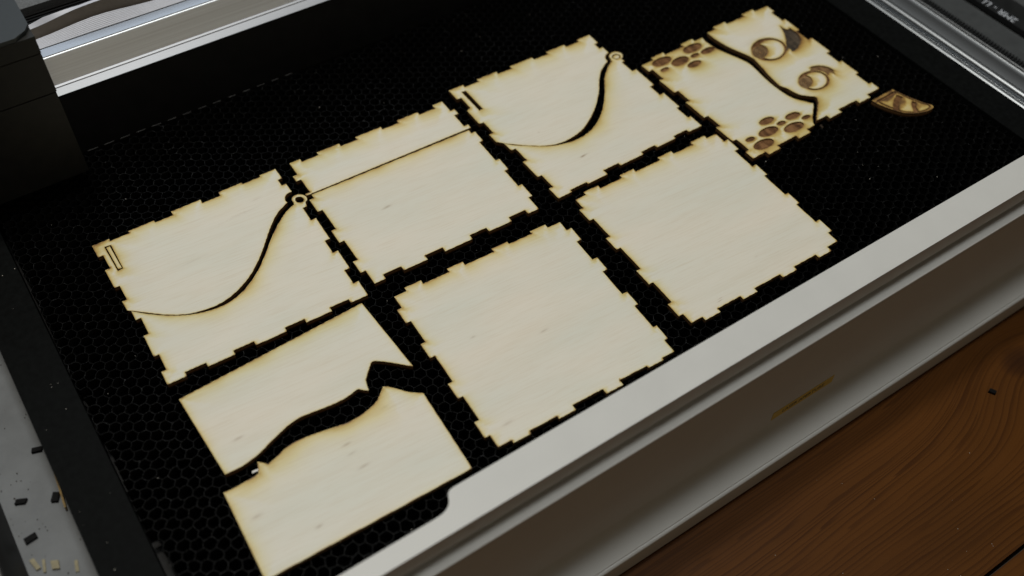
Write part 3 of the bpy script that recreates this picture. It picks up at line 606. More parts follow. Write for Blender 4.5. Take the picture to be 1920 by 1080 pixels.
[[370.33,360.33],[370.1,360.0],[369.72,359.69],[369.21,359.42],[368.61,359.2],[367.93,359.04],[367.22,358.96],[366.51,358.95],[365.83,359.01],
[365.22,359.15],[364.72,359.35],[364.33,359.61],[364.09,359.91],[364.0,360.24],[364.08,360.58],[364.31,360.91],[364.68,361.23],[365.18,361.5],
[365.79,361.72],[366.46,361.88],[367.17,361.96],[367.89,361.97],[368.57,361.91],[369.18,361.77],[369.69,361.57],[370.08,361.31],[370.32,361.0],
[370.4,360.67]],[[393.65,290.04],[393.21,289.51],[392.52,289.03],[391.62,288.64],[390.56,288.35],[389.39,288.18],[388.16,288.13],[386.94,288.21],
[385.78,288.41],[384.76,288.72],[383.91,289.13],[383.28,289.61],[382.9,290.15],[382.79,290.71],[382.95,291.27],[383.38,291.8],[384.06,292.28],
[384.95,292.67],[386.01,292.97],[387.18,293.14],[388.42,293.2],[389.65,293.12],[390.81,292.92],[391.84,292.61],[392.7,292.2],[393.33,291.71],
[393.71,291.17],[393.82,290.6]],[[409.72,284.74],[409.27,284.24],[408.58,283.8],[407.69,283.45],[406.65,283.2],[405.5,283.08],[404.31,283.08],
[403.13,283.2],[402.03,283.44],[401.05,283.78],[400.25,284.21],[399.67,284.71],[399.33,285.26],[399.25,285.81],[399.44,286.36],[399.88,286.86],
[400.56,287.3],[401.44,287.65],[402.48,287.9],[403.63,288.03],[404.83,288.04],[406.01,287.92],[407.12,287.68],[408.11,287.33],[408.92,286.9],
[409.5,286.39],[409.84,285.85],[409.92,285.29]],[[397.3,283.87],[397.01,283.56],[396.59,283.29],[396.05,283.08],[395.42,282.94],[394.74,282.88],
[394.03,282.9],[393.33,283.0],[392.68,283.17],[392.12,283.41],[391.65,283.7],[391.32,284.03],[391.14,284.38],[391.12,284.74],[391.25,285.08],
[391.53,285.4],[391.95,285.67],[392.49,285.88],[393.11,286.01],[393.8,286.08],[394.51,286.06],[395.21,285.96],[395.86,285.79],[396.43,285.55],
[396.9,285.26],[397.23,284.93],[397.41,284.57],[397.43,284.22]],[[413.55,279.88],[413.28,279.58],[412.87,279.32],[412.34,279.11],[411.73,278.97],
[411.05,278.89],[410.35,278.89],[409.65,278.96],[409.01,279.1],[408.43,279.31],[407.97,279.57],[407.63,279.87],[407.43,280.19],[407.39,280.52],
[407.51,280.85],[407.78,281.15],[408.18,281.41],[408.71,281.62],[409.32,281.76],[410.0,281.84],[410.7,281.85],[411.4,281.77],[412.05,281.63],
[412.63,281.43],[413.1,281.17],[413.44,280.87],[413.63,280.54],[413.67,280.21]],[[389.5,282.24],[388.92,281.55],[388.03,280.96],[386.87,280.47],
[385.51,280.12],[384.0,279.93],[382.43,279.9],[380.88,280.03],[379.42,280.33],[378.12,280.76],[377.05,281.31],[376.25,281.96],[375.78,282.67],
[375.66,283.41],[375.88,284.14],[376.44,284.82],[377.32,285.42],[378.46,285.91],[379.82,286.26],[381.33,286.46],[382.9,286.5],[384.47,286.37],
[385.95,286.08],[387.26,285.64],[388.35,285.08],[389.14,284.43],[389.61,283.71],[389.74,282.97]],[[405.18,276.7],[404.55,276.0],[403.61,275.39],
[402.4,274.9],[400.98,274.57],[399.43,274.39],[397.82,274.39],[396.23,274.56],[394.74,274.89],[393.43,275.37],[392.36,275.97],[391.58,276.66],
[391.13,277.41],[391.03,278.18],[391.3,278.94],[391.91,279.64],[392.83,280.25],[394.03,280.75],[395.44,281.09],[397.0,281.27],[398.61,281.28],
[400.22,281.12],[401.72,280.79],[403.04,280.31],[404.13,279.7],[404.92,279.0],[405.36,278.24],[405.45,277.46]],[[372.2,283.52],[371.93,283.18],
[371.51,282.89],[370.98,282.66],[370.35,282.49],[369.66,282.4],[368.94,282.4],[368.23,282.47],[367.57,282.62],[366.98,282.84],[366.5,283.11],
[366.15,283.44],[365.95,283.79],[365.91,284.15],[366.02,284.51],[366.29,284.84],[366.71,285.13],[367.24,285.37],[367.87,285.53],[368.56,285.63],
[369.28,285.64],[369.99,285.56],[370.66,285.42],[371.25,285.2],[371.73,284.92],[372.08,284.59],[372.28,284.24],[372.32,283.87]],[[379.92,275.64],
[379.32,274.91],[378.4,274.27],[377.2,273.75],[375.8,273.37],[374.26,273.16],[372.66,273.12],[371.07,273.26],[369.59,273.57],[368.27,274.03],
[367.19,274.62],[366.39,275.31],[365.93,276.07],[365.81,276.85],[366.05,277.63],[366.64,278.36],[367.55,279.01],[368.73,279.54],[370.12,279.92],
[371.67,280.14],[373.28,280.19],[374.87,280.05],[376.38,279.75],[377.71,279.28],[378.81,278.69],[379.61,277.99],[380.07,277.22],[380.18,276.43]]],
"eye":{"o1":[[445.87,334.13],[444.48,332.87],[442.89,331.79],[441.14,330.92],[439.29,330.28],[437.36,329.88],[435.41,329.74],[433.49,329.85],
[431.64,330.22],[429.91,330.83],[428.33,331.66],[426.95,332.71],[425.8,333.93],[424.9,335.32],[424.27,336.82],[423.94,338.41],[423.91,340.04],
[424.18,341.69],[424.75,343.3],[425.61,344.84],[426.73,346.27],[428.1,347.56],[429.67,348.67],[431.4,349.58],[433.27,350.26],[435.22,350.69],
[437.2,350.86],[439.16,350.76],[441.05,350.41],[442.83,349.79],[444.44,348.94],[445.86,347.87],[447.03,346.61],[447.94,345.2],[448.55,343.66],
[448.86,342.04],[448.86,340.37],[448.55,338.71],[447.93,337.09],[447.03,335.55]],"i1":[[444.64,334.73],[443.49,333.67],[442.2,332.76],[440.79,332.01],
[439.3,331.43],[437.77,331.06],[436.23,330.88],[434.73,330.91],[433.29,331.15],[431.95,331.59],[430.75,332.22],[429.71,333.01],[428.86,333.97],
[428.21,335.05],[427.79,336.24],[427.6,337.51],[427.66,338.83],[427.95,340.16],[428.47,341.47],[429.22,342.73],[430.17,343.92],[431.29,344.99],
[432.58,345.93],[433.99,346.71],[435.48,347.31],[437.03,347.71],[438.58,347.9],[440.12,347.88],[441.58,347.65],[442.95,347.21],[444.18,346.58],
[445.23,345.76],[446.1,344.79],[446.75,343.68],[447.16,342.46],[447.33,341.17],[447.26,339.84],[446.94,338.49],[446.39,337.17],[445.61,335.91]],
"p1":[[434.44,338.9],[433.36,337.9],[432.13,337.08],[430.8,336.45],[429.45,336.06],[428.11,335.92],[426.86,336.03],[425.75,336.39],[424.82,336.99],
[424.11,337.79],[423.65,338.76],[423.47,339.86],[423.57,341.05],[423.95,342.27],[424.59,343.47],[425.46,344.6],[426.54,345.61],[427.77,346.45],
[429.09,347.09],[430.46,347.5],[431.81,347.65],[433.08,347.55],[434.21,347.19],[435.16,346.59],[435.87,345.77],[436.33,344.79],[436.5,343.67],
[436.39,342.46],[435.99,341.23],[435.34,340.03]],"o2":[[446.97,297.22],[445.83,296.24],[444.52,295.43],[443.07,294.78],[441.52,294.33],[439.9,294.07],
[438.26,294.02],[436.64,294.18],[435.07,294.54],[433.59,295.09],[432.24,295.82],[431.05,296.71],[430.05,297.74],[429.26,298.89],[428.7,300.12],
[428.38,301.42],[428.32,302.74],[428.51,304.05],[428.96,305.34],[429.65,306.55],[430.57,307.67],[431.69,308.66],[432.99,309.5],[434.43,310.16],
[435.99,310.64],[437.61,310.92],[439.28,310.99],[440.93,310.84],[442.53,310.49],[444.03,309.94],[445.41,309.2],[446.63,308.29],[447.64,307.23],
[448.44,306.06],[449.0,304.8],[449.3,303.49],[449.34,302.15],[449.11,300.82],[448.64,299.53],[447.92,298.32]],"i2":[[445.67,297.96],[444.7,297.12],
[443.6,296.39],[442.4,295.8],[441.13,295.37],[439.82,295.1],[438.5,294.99],[437.21,295.05],[435.98,295.29],[434.82,295.68],[433.79,296.23],
[432.88,296.92],[432.14,297.73],[431.58,298.64],[431.21,299.64],[431.03,300.69],[431.07,301.78],[431.3,302.87],[431.74,303.95],[432.37,304.97],
[433.17,305.92],[434.13,306.78],[435.22,307.52],[436.42,308.13],[437.69,308.58],[439.01,308.87],[440.34,308.99],[441.66,308.93],[442.91,308.7],
[444.09,308.31],[445.14,307.75],[446.06,307.05],[446.81,306.22],[447.37,305.29],[447.74,304.28],[447.9,303.21],[447.86,302.11],[447.6,301.01],
[447.14,299.93],[446.49,298.91]],"p2":[[437.42,302.05],[436.45,301.19],[435.35,300.48],[434.18,299.95],[432.99,299.62],[431.82,299.5],[430.74,299.59],
[429.78,299.9],[428.98,300.4],[428.39,301.09],[428.02,301.92],[427.9,302.86],[428.02,303.88],[428.38,304.92],[428.98,305.95],[429.78,306.91],
[430.74,307.78],[431.84,308.49],[433.01,309.04],[434.22,309.39],[435.39,309.52],[436.49,309.43],[437.47,309.12],[438.27,308.61],[438.87,307.91],
[439.24,307.07],[439.36,306.11],[439.22,305.09],[438.84,304.04],[438.23,303.01]],"b1":[[459.22,354.74],[459.54,351.94],[460.08,349.74],
[461.45,348.41],[463.2,349.9],[463.4,347.0],[463.53,343.7],[462.42,339.82],[460.52,336.49],[456.87,333.4],[452.98,331.4],[449.71,330.37],
[447.51,330.43],[448.09,332.72],[447.61,333.92],[445.48,333.05],[444.84,333.45],[447.54,335.74],[449.38,338.15],[452.92,342.21],[455.54,346.0],
[457.51,349.8],[458.67,352.76]],"b2":[[444.99,312.88],[447.81,312.81],[451.61,311.43],[454.17,309.45],[456.0,306.74],[456.8,303.66],[456.62,302.06],
[455.45,302.64],[454.51,299.58],[453.79,301.31],[452.48,302.57],[449.95,301.21],[450.27,304.23],[449.18,306.37],[446.78,308.5],[443.9,309.48],
[443.44,310.45],[445.92,311.86]],"r1_0_o":[[433.96,339.21],[432.85,338.23],[431.57,337.48],[430.21,337.01],[428.85,336.85],[427.59,337.01],
[426.51,337.47],[425.69,338.21],[425.18,339.18],[425.01,340.31],[425.2,341.53],[425.74,342.75],[426.58,343.89],[427.69,344.88],[428.97,345.64],
[430.34,346.12],[431.71,346.29],[432.99,346.14],[434.08,345.67],[434.91,344.92],[435.42,343.94],[435.58,342.8],[435.37,341.57],[434.82,340.35]],
"r1_0_i":[[433.48,339.51],[432.52,338.66],[431.4,338.01],[430.22,337.6],[429.03,337.46],[427.94,337.6],[427.0,338.0],[426.28,338.65],[425.84,339.49],
[425.69,340.47],[425.86,341.53],[426.33,342.59],[427.07,343.59],[428.02,344.44],[429.14,345.1],[430.33,345.52],[431.52,345.67],[432.63,345.54],
[433.58,345.13],[434.3,344.48],[434.74,343.63],[434.88,342.63],[434.71,341.57],[434.23,340.5]],"r1_1_o":[[432.76,339.97],[432.01,339.31],
[431.15,338.81],[430.23,338.49],[429.31,338.38],[428.46,338.48],[427.73,338.8],[427.18,339.3],[426.83,339.95],[426.72,340.71],[426.85,341.54],
[427.21,342.36],[427.79,343.13],[428.53,343.79],[429.39,344.3],[430.32,344.63],[431.24,344.74],[432.1,344.64],[432.83,344.32],[433.39,343.82],
[433.73,343.16],[433.84,342.39],[433.71,341.56],[433.34,340.74]],"r1_1_i":[[432.28,340.28],[431.68,339.75],[430.98,339.34],[430.24,339.08],
[429.5,338.99],[428.81,339.08],[428.22,339.33],[427.78,339.73],[427.5,340.26],[427.41,340.88],[427.51,341.54],[427.81,342.2],[428.27,342.82],
[428.87,343.36],[429.56,343.77],[430.31,344.03],[431.05,344.12],[431.74,344.04],[432.33,343.78],[432.78,343.38],[433.06,342.85],[433.15,342.23],
[433.04,341.56],[432.74,340.9]],"r1_2_o":[[431.64,340.68],[431.23,340.32],[430.75,340.04],[430.25,339.87],[429.74,339.81],[429.28,339.87],
[428.88,340.04],[428.57,340.31],[428.38,340.67],[428.32,341.09],[428.4,341.54],[428.59,341.99],[428.91,342.42],[429.32,342.78],[429.79,343.06],
[430.3,343.24],[430.8,343.3],[431.27,343.24],[431.67,343.07],[431.98,342.79],[432.17,342.43],[432.23,342.01],[432.15,341.56],[431.95,341.11]],
"r1_2_i":[[431.15,340.99],[430.89,340.76],[430.58,340.58],[430.26,340.46],[429.93,340.42],[429.63,340.46],[429.37,340.57],[429.17,340.75],
[429.05,340.98],[429.01,341.25],[429.06,341.54],[429.19,341.84],[429.39,342.11],[429.65,342.34],[429.96,342.53],[430.29,342.64],[430.62,342.68],
[430.92,342.64],[431.18,342.53],[431.38,342.35],[431.5,342.12],[431.54,341.85],[431.49,341.56],[431.36,341.26]],"r2_0_o":[[436.84,302.16],
[435.9,301.38],[434.81,300.79],[433.65,300.43],[432.5,300.32],[431.43,300.47],[430.52,300.87],[429.82,301.49],[429.39,302.3],[429.26,303.23],
[429.42,304.22],[429.88,305.22],[430.6,306.14],[431.54,306.93],[432.62,307.53],[433.79,307.9],[434.95,308.02],[436.03,307.87],[436.95,307.46],
[437.65,306.83],[438.08,306.02],[438.22,305.08],[438.04,304.08],[437.57,303.08]],"r2_0_i":[[436.44,302.42],[435.62,301.74],[434.67,301.23],
[433.66,300.91],[432.66,300.82],[431.73,300.95],[430.94,301.3],[430.33,301.84],[429.96,302.54],[429.84,303.35],[429.98,304.22],[430.38,305.08],
[431.01,305.88],[431.82,306.57],[432.77,307.09],[433.78,307.41],[434.79,307.51],[435.73,307.38],[436.53,307.03],[437.14,306.48],[437.51,305.78],
[437.63,304.96],[437.48,304.09],[437.07,303.22]],"r2_1_o":[[435.82,302.81],[435.19,302.28],[434.46,301.88],[433.68,301.64],[432.9,301.56],
[432.18,301.67],[431.56,301.94],[431.09,302.36],[430.8,302.9],[430.71,303.53],[430.82,304.2],[431.13,304.87],[431.62,305.49],[432.25,306.02],
[432.98,306.43],[433.77,306.68],[434.55,306.75],[435.27,306.65],[435.89,306.38],[436.37,305.96],[436.66,305.41],[436.75,304.78],[436.63,304.1],
[436.32,303.43]],"r2_1_i":[[435.42,303.07],[434.91,302.65],[434.32,302.32],[433.68,302.12],[433.06,302.06],[432.48,302.15],[431.98,302.36],
[431.6,302.7],[431.36,303.14],[431.29,303.65],[431.38,304.19],[431.63,304.73],[432.03,305.23],[432.53,305.66],[433.13,305.99],[433.76,306.19],
[434.39,306.25],[434.97,306.17],[435.47,305.95],[435.85,305.61],[436.09,305.17],[436.16,304.66],[436.07,304.11],[435.81,303.57]],
"r2_2_o":[[434.87,303.42],[434.53,303.13],[434.13,302.91],[433.7,302.77],[433.27,302.73],[432.87,302.79],[432.53,302.94],[432.28,303.17],
[432.12,303.47],[432.07,303.81],[432.13,304.18],[432.3,304.55],[432.57,304.89],[432.91,305.18],[433.32,305.4],[433.75,305.53],[434.17,305.58],
[434.57,305.52],[434.91,305.37],[435.17,305.14],[435.33,304.84],[435.38,304.49],[435.32,304.13],[435.14,303.76]],"r2_2_i":[[434.47,303.68],
[434.24,303.49],[433.98,303.35],[433.71,303.26],[433.43,303.23],[433.17,303.27],[432.95,303.36],[432.79,303.51],[432.68,303.71],[432.65,303.93],
[432.69,304.17],[432.8,304.41],[432.97,304.63],[433.2,304.82],[433.46,304.96],[433.74,305.05],[434.01,305.07],[434.27,305.04],[434.49,304.94],
[434.66,304.79],[434.76,304.6],[434.79,304.37],[434.75,304.13],[434.64,303.9]]},"horn":[[[456.61,267.26],[459.95,267.75],[465.06,267.61],
[472.07,268.39],[472.83,266.24],[467.67,265.95],[460.13,266.27]],[[472.47,265.09],[474.01,261.63],[469.93,260.12],[466.44,258.01],[463.97,255.26],
[462.74,252.94],[460.58,256.36],[463.22,259.52],[466.74,262.16],[471.02,264.36]],[[475.99,255.98],[477.19,253.86],[475.24,252.39],[473.52,249.97],
[471.99,246.81],[469.42,248.46],[471.5,251.53],[473.39,254.11]]]}
def inside(P, poly):
    x, y = P[:, 0], P[:, 1]; r = np.zeros(len(P), bool); n = len(poly)
    q = np.asarray(poly)
    for i in range(n):
        x0, y0 = q[i]; x1, y1 = q[(i + 1) % n]
        c = (y0 > y) != (y1 > y)
        if c.any():
            with np.errstate(divide='ignore', invalid='ignore'):
                r ^= c & (x < (x1 - x0) * (y - y0) / (y1 - y0) + x0)
    return r
def nearest(P, loops):
    best = np.full(len(P), 1e9); bv = np.zeros((len(P), 2))
    for q in loops:
        q = np.asarray(q); n = len(q)
        for i in range(n):
            a, b = q[i], q[(i + 1) % n]; ab = b - a; L = ab @ ab
            if L < 1e-9: continue
            t = np.clip(((P - a) @ ab) / L, 0, 1); d = P - (a + t[:, None] * ab); dd = np.hypot(d[:, 0], d[:, 1])
            k = dd < best; best[k] = dd[k]; bv[k] = d[k]
    return best, bv
def refine(loop, step):
    out = []; q = np.asarray(loop, float); n = len(q)
    for i in range(n):
        a, b = q[i], q[(i + 1) % n]; L = np.hypot(*(b - a))
        if L < 1e-4: continue
        k = max(1, int(round(L / step)))
        for j in range(k): out.append(a + (b - a) * j / k)
    return np.array(out)
FA = math.radians(2.0)
FLECKS = [(278.1, 325.5, 1.7, 0.55, 1.0), (279.6, 325.9, 2.6, 0.5, .45), (164.8, 351.4, 2.2, 0.8, .55), (162.5, 351.0, 2.0, 0.6, .3), (36.4, 261.8, 2.6, 0.8, .55), (75.9, 232.2, 2.2, 0.7, .55), (75.7, 226.8, 2.4, 0.7, .4), (77.0, 218.1, 3.0, 0.8, .45), (27.0, 221.9, 2.6, 0.8, .45), (47.0, 203.0, 1.8, 0.7, .6), (187.9, 235.8, 2.4, 0.6, .5), (156.3, 251.7, 1.6, 0.6, .4), (143.3, 201.5, 3.0, 0.9, .35), (100.0, 240.0, 2.4, 0.7, .25), (268.2, 355.7, 0.8, 0.6, .35), (385.3, 364.7, 3.4, 0.35, .35), (274.0, 202.4, 1.8, 0.25, .7), (275.2, 203.6, 1.6, 0.22, .5), (310.0, 214.5, 1.2, .3, .2), (107.0, 395.0, 3.0, 0.5, .3), (60.0, 372.0, 7.0, 0.5, .2), (92.0, 389.0, 12.0, 0.5, .2), (437.0, 352.0, 12.0, 0.5, .25), (210.0, 338.0, 5.0, .5, .12)]
SMOKE = np.array([0.34, -0.94])            # the air assist drifted the smoke this way
def plate(name, label, cat, outline, holes=(), marks=(), group=None, heavy=1.0, step=1.5, extra=()):
    """marks: list of (part name, material, [boundary loops], test(P)->bool) engraved 0.45 mm into the top face"""
    loops = [refine(outline, 1.4)] + [refine(h, 1.0) for h in holes]
    engr = []
    for mk in marks: engr += [refine(l, 0.9) for l in mk[2]]
    pts = []; edges = []
    def addloop(l):
        k = len(pts); n = len(l); pts.extend(l.tolist()); edges.extend([(k + i, k + (i + 1) % n) for i in range(n)])
    for l in loops + engr: addloop(l)
    allb = np.vstack([np.asarray(l) for l in loops + engr])
    lo, hi = loops[0].min(0), loops[0].max(0)
    gx, gy = np.meshgrid(np.arange(lo[0], hi[0], step), np.arange(lo[1], hi[1], step))
    G = np.c_[gx.ravel(), gy.ravel()] + rng.uniform(-.3, .3, (gx.size, 2))
    ok = inside(G, outline)
    for h in holes: ok &= ~inside(G, h)
    G = G[ok]; d, _ = nearest(G, loops + engr); G = G[d > 1.5]
    ring = []
    for l in loops + engr:
        n = len(l)
        t = np.roll(l, -1, 0) - np.roll(l, 1, 0); t /= np.maximum(1e-6, np.hypot(t[:, 0], t[:, 1]))[:, None]
        nn = np.c_[-t[:, 1], t[:, 0]]
        for off in (0.4, 1.0):
            for sg in (-1, 1): ring.append((l + nn * off * sg, off))
    for R_, off in ring:
        ok = inside(R_, outline)
        for h in holes: ok &= ~inside(R_, h)
        R_ = R_[ok]
        if len(R_):
            d, _ = nearest(R_, loops + engr); R_ = R_[d > off * 0.85]; pts.extend(R_.tolist())
    pts.extend(G.tolist())
    myf = [q for q in FLECKS if inside(np.array([q[:2]]), outline)[0]]
    for (fx, fy, fl, fw_, fs) in myf:
        mx, my = np.meshgrid(np.arange(-1.6, 1.61, 0.2) * fl, np.arange(-1.6, 1.61, 0.4) * fw_)
        ca, sa = math.cos(FA), math.sin(FA)
        pts.extend(np.c_[fx + mx.ravel() * ca - my.ravel() * sa, fy + mx.ravel() * sa + my.ravel() * ca].tolist())
    r = geometry.delaunay_2d_cdt([Vector(p) for p in pts], edges, [], 0, 1e-4)
    vv = np.array([(v.x, v.y) for v in r[0]]); ff = np.array([f for f in r[2] if len(f) == 3])
    cen = vv[ff].mean(1)
    keep = inside(cen, outline)
    for h in holes: keep &= ~inside(cen, h)
    ff = ff[keep]; cen = cen[keep]
    a, b, c_ = vv[ff[:, 0]], vv[ff[:, 1]], vv[ff[:, 2]]
    ar = (b[:, 0] - a[:, 0]) * (c_[:, 1] - a[:, 1]) - (b[:, 1] - a[:, 1]) * (c_[:, 0] - a[:, 0])
    k = np.abs(ar) > 1e-7; ff, ar, cen = ff[k], ar[k], cen[k]
    ff[ar < 0] = ff[ar < 0][:, ::-1]
    lab = np.full(len(ff), -1)
    for i, mk in enumerate(marks):
        s_ = mk[3](cen) & (lab < 0); lab[s_] = i
    # scorch per vertex
    d, bv = nearest(vv, loops)
    al = (bv @ SMOKE) / np.maximum(d, 1e-6)
    wob = 0.75 + 0.25 * np.sin(vv[:, 0] * 0.21 + vv[:, 1] * 0.13 + len(name)) * np.sin(vv[:, 1] * 0.17 - vv[:, 0] * 0.07)
    Lf = heavy * (1.0 + 2.6 * np.clip(al, 0, 1))
    fa_ = np.clip(0.35 + 0.65 * al, 0, 1)
    sc = (0.16 + 0.44 * fa_) * np.exp(-d / 0.28) + heavy ** 0.5 * 0.50 * wob * (0.22 + 0.78 * fa_) * np.exp(-d / Lf)
    for (ex, ey, er, es) in extra:
        sc += es * np.exp(-(((vv[:, 0] - ex) ** 2 + (vv[:, 1] - ey) ** 2) / er ** 2))
    if engr:
        d2, bv2 = nearest(vv, engr); al2 = (bv2 @ SMOKE) / np.maximum(d2, 1e-6)
        L2 = 1.0 + 3.8 * np.clip(al2, 0, 1) ** 0.8
        sc += 0.26 * np.exp(-d2 / 0.40) + 0.50 * (0.42 + 0.6 * np.clip(al2, 0, 1)) * np.exp(-d2 / L2)
    sc = np.clip(sc, 0, 1)
    fk = np.zeros(len(vv))
    for (fx, fy, fl, fw_, fs) in myf:
        ca, sa = math.cos(FA), math.sin(FA); dx, dy = vv[:, 0] - fx, vv[:, 1] - fy
        fk += fs * np.exp(-(((dx * ca + dy * sa) / fl) ** 2 + ((-dx * sa + dy * ca) / fw_) ** 2) * 1.2)
    fk = np.clip(fk, 0, 1)
    org = V(*loops[0].mean(0), -3)
    def mesh(nm, faces, z, extra_v=None):
        u, inv = np.unique(faces, return_inverse=True); F = inv.reshape(-1, 3)
        return u, F
    top = ff[lab < 0]; u, F = mesh('t', top, 0)
    n = len(u)
    verts = [V(vv[q][0], vv[q][1], 0) for q in u]; faces = [tuple(f) for f in F]; mi = [0] * len(faces)
    vsc = [float(sc[q]) for q in u]; vfk = [float(fk[q]) for q in u]
    # underside
    ub = np.unique(ff); mp = {q: n + i for i, q in enumerate(ub)}
    verts += [V(vv[q][0], vv[q][1], -3) for q in ub]; vsc += [0.5] * len(ub)
    faces += [tuple(mp[q] for q in f[::-1]) for f in ff]; mi += [1] * len(ff)
    # walls along the cut outline and the holes (boundary edges of the whole sheet)
    cnt = {}
    for f in ff:
        for i in range(3):
            e = (f[i], f[(i + 1) % 3])
            if (e[1], e[0]) in cnt: cnt.pop((e[1], e[0]))
            else: cnt[e] = 1
    base = len(verts); wi = {}
    def wv(q, z):
        if (q, z) not in wi:
            wi[(q, z)] = len(verts); verts.append(V(vv[q][0], vv[q][1], z)); vsc.append(1.0)
        return wi[(q, z)]
    for (p, q) in cnt:
        faces.append((wv(p, 0), wv(p, -3), wv(q, -3), wv(q, 0))); mi.append(1)
    # walls of the engraving
    cnt2 = {}
    DEP = -0.85
    for f in top:
        for i in range(3):
            e = (f[i], f[(i + 1) % 3])
            if (e[1], e[0]) in cnt2: cnt2.pop((e[1], e[0]))
            else: cnt2[e] = 1
    for (p, q) in cnt2:
        if (p, q) in cnt: continue
        faces.append((wv(p, 0), wv(p, DEP), wv(q, DEP), wv(q, 0))); mi.append(1)
    me = bpy.data.meshes.new(name); me.from_pydata(verts, [], faces); me.update()
    me.polygons.foreach_set('material_index', mi)
    at = me.attributes.new('scorch', 'FLOAT', 'POINT'); at.data.foreach_set('value', vsc)
    vfk += [0.0] * (len(verts) - len(vfk))
    at = me.attributes.new('fleck', 'FLOAT', 'POINT'); at.data.foreach_set('value', vfk)
    o = link_mesh(name, me, [M['wood'], M['edge']], None, org)
    tag(o, label, cat, group)
    for i, mk in enumerate(marks):
        sel = ff[lab == i]
        if not len(sel): continue
        u, F = mesh('m', sel, 0)
        me = bpy.data.meshes.new(mk[0]); me.from_pydata([V(vv[q][0], vv[q][1], mk[4] if len(mk) > 4 else DEP) for q in u], [], [tuple(f) for f in F]); me.update()
        link_mesh(mk[0], me, mk[1], o, org)
    return o
def inn(loop): return lambda P: inside(P, loop)

GRP = 'laser cut plywood pieces on the honeycomb bed'
D = DATA
def go(k, name, label, **kw): return plate(name, label, 'wood piece', D[k]['o'], D[k]['h'], group=GRP, **kw)
go('A1', 'side_panel', 'pale plywood side piece with a narrow slot, upper of the leftmost curved pair', extra=((22, 408, 6, .25), (30, 395, 5, .12)))
go('A2', 'side_panel', 'pale plywood side piece whose curved arm ends in a ring with an empty hole')
go('slug', 'slot_offcut', 'small narrow plywood strip left loose inside the slot of the leftmost panel')
go('B1', 'lid_strip', 'narrow toothed plywood strip above the straight cut at the centre back', heavy=1.25)
go('B2', 'wall_panel', 'toothed plywood panel below the straight cut, between the two ring panels')
go('C1', 'side_panel', 'plywood side piece with an open dark slot, upper of the right curved pair', heavy=1.25)
go('C2', 'side_panel', 'plywood side piece with curved arm whose ring holds a loose disc', heavy=1.1)
go('disc', 'disc_offcut', 'tiny round plywood disc lying loose inside the ring hole', step=1.2)
go('F', 'square_panel', 'blank square toothed plywood panel at the front, beside the mountain shaped pieces')
go('G', 'square_panel', 'blank square toothed plywood panel at the front right, below the spotted piece')
go('E1', 'divider_panel', 'straight sided plywood piece with wavy lower edge, directly below the leftmost curved panels')
go('E2', 'divider_panel', 'straight sided plywood piece with peaked upper edge nearest the camera at lower left', heavy=1.25)
plate('spotted_panel', 'plywood piece with clusters of brown engraved oval spots', 'wood piece', D['D1']['o'], [], [('engraved_spot', M['eng'], [l], inn(l)) for l in D['spots']], GRP, 1.5)
E_ = D['eye']; mk = []
for k in ('1', '2'):
    o_, i_, p_ = E_['o' + k], E_['i' + k], E_['p' + k]
    for j in range(3):
        ro, ri = E_['r%s_%d_o' % (k, j)], E_['r%s_%d_i' % (k, j)]
        mk.append(('pupil_ring', M['eng_dark'], [ro, ri], (lambda ro, ri, p_: lambda P: inside(P, ro) & ~inside(P, ri) & inside(P, p_))(ro, ri, p_)))
    mk.append(('engraved_pupil', M['eng_lite'], [p_], inn(p_)))
    mk.append(('engraved_eye_ring', M['eng'], [o_, i_], (lambda o_, i_: lambda P: inside(P, o_) & ~inside(P, i_))(o_, i_)))
    mk.append(('engraved_lash', M['eng_dark'] if k == '1' else M['eng_tan'], [E_['b' + k]], (lambda b_, o_: lambda P: inside(P, b_) & ~inside(P, o_))(E_['b' + k], o_)))
plate('eyed_panel', 'plywood piece with two engraved swirl eyes and dark lashes', 'wood piece', D['D2']['o'], [], mk, GRP, 1.5, extra=((461, 341, 7, .35), (455, 334, 7, .2), (466, 300, 4, .12)))
H = np.array(D['H']['o'])
def hb(dist0, dist1):
    def f(P):
        d, _ = nearest(P, [H]); return (d > dist0) & (d < dist1)
    return f
hm = [('engraved_band', M['eng'], [l], (lambda l: lambda P: inside(P, l) & (nearest(P, [H])[0] > 0.75))(l)) for l in D['horn']]
hin = H.mean(0) + (H - H.mean(0)) * 0.88; hin2 = H.mean(0) + (H - H.mean(0)) * 0.80
hm.append(('engraved_outline', M['eng_tan'], [hin, hin2], lambda P: inside(P, hin) & ~inside(P, hin2)))
plate('horn_piece', 'small curved horn shaped plywood piece with engraved brown bands', 'wood piece', D['H']['o'], [], hm, GRP, 1.8, step=1.0, extra=((469, 257, 22, .20), (463, 262, 4, .2), (471, 258, 2.5, .22), (478, 250, 3, .25)))

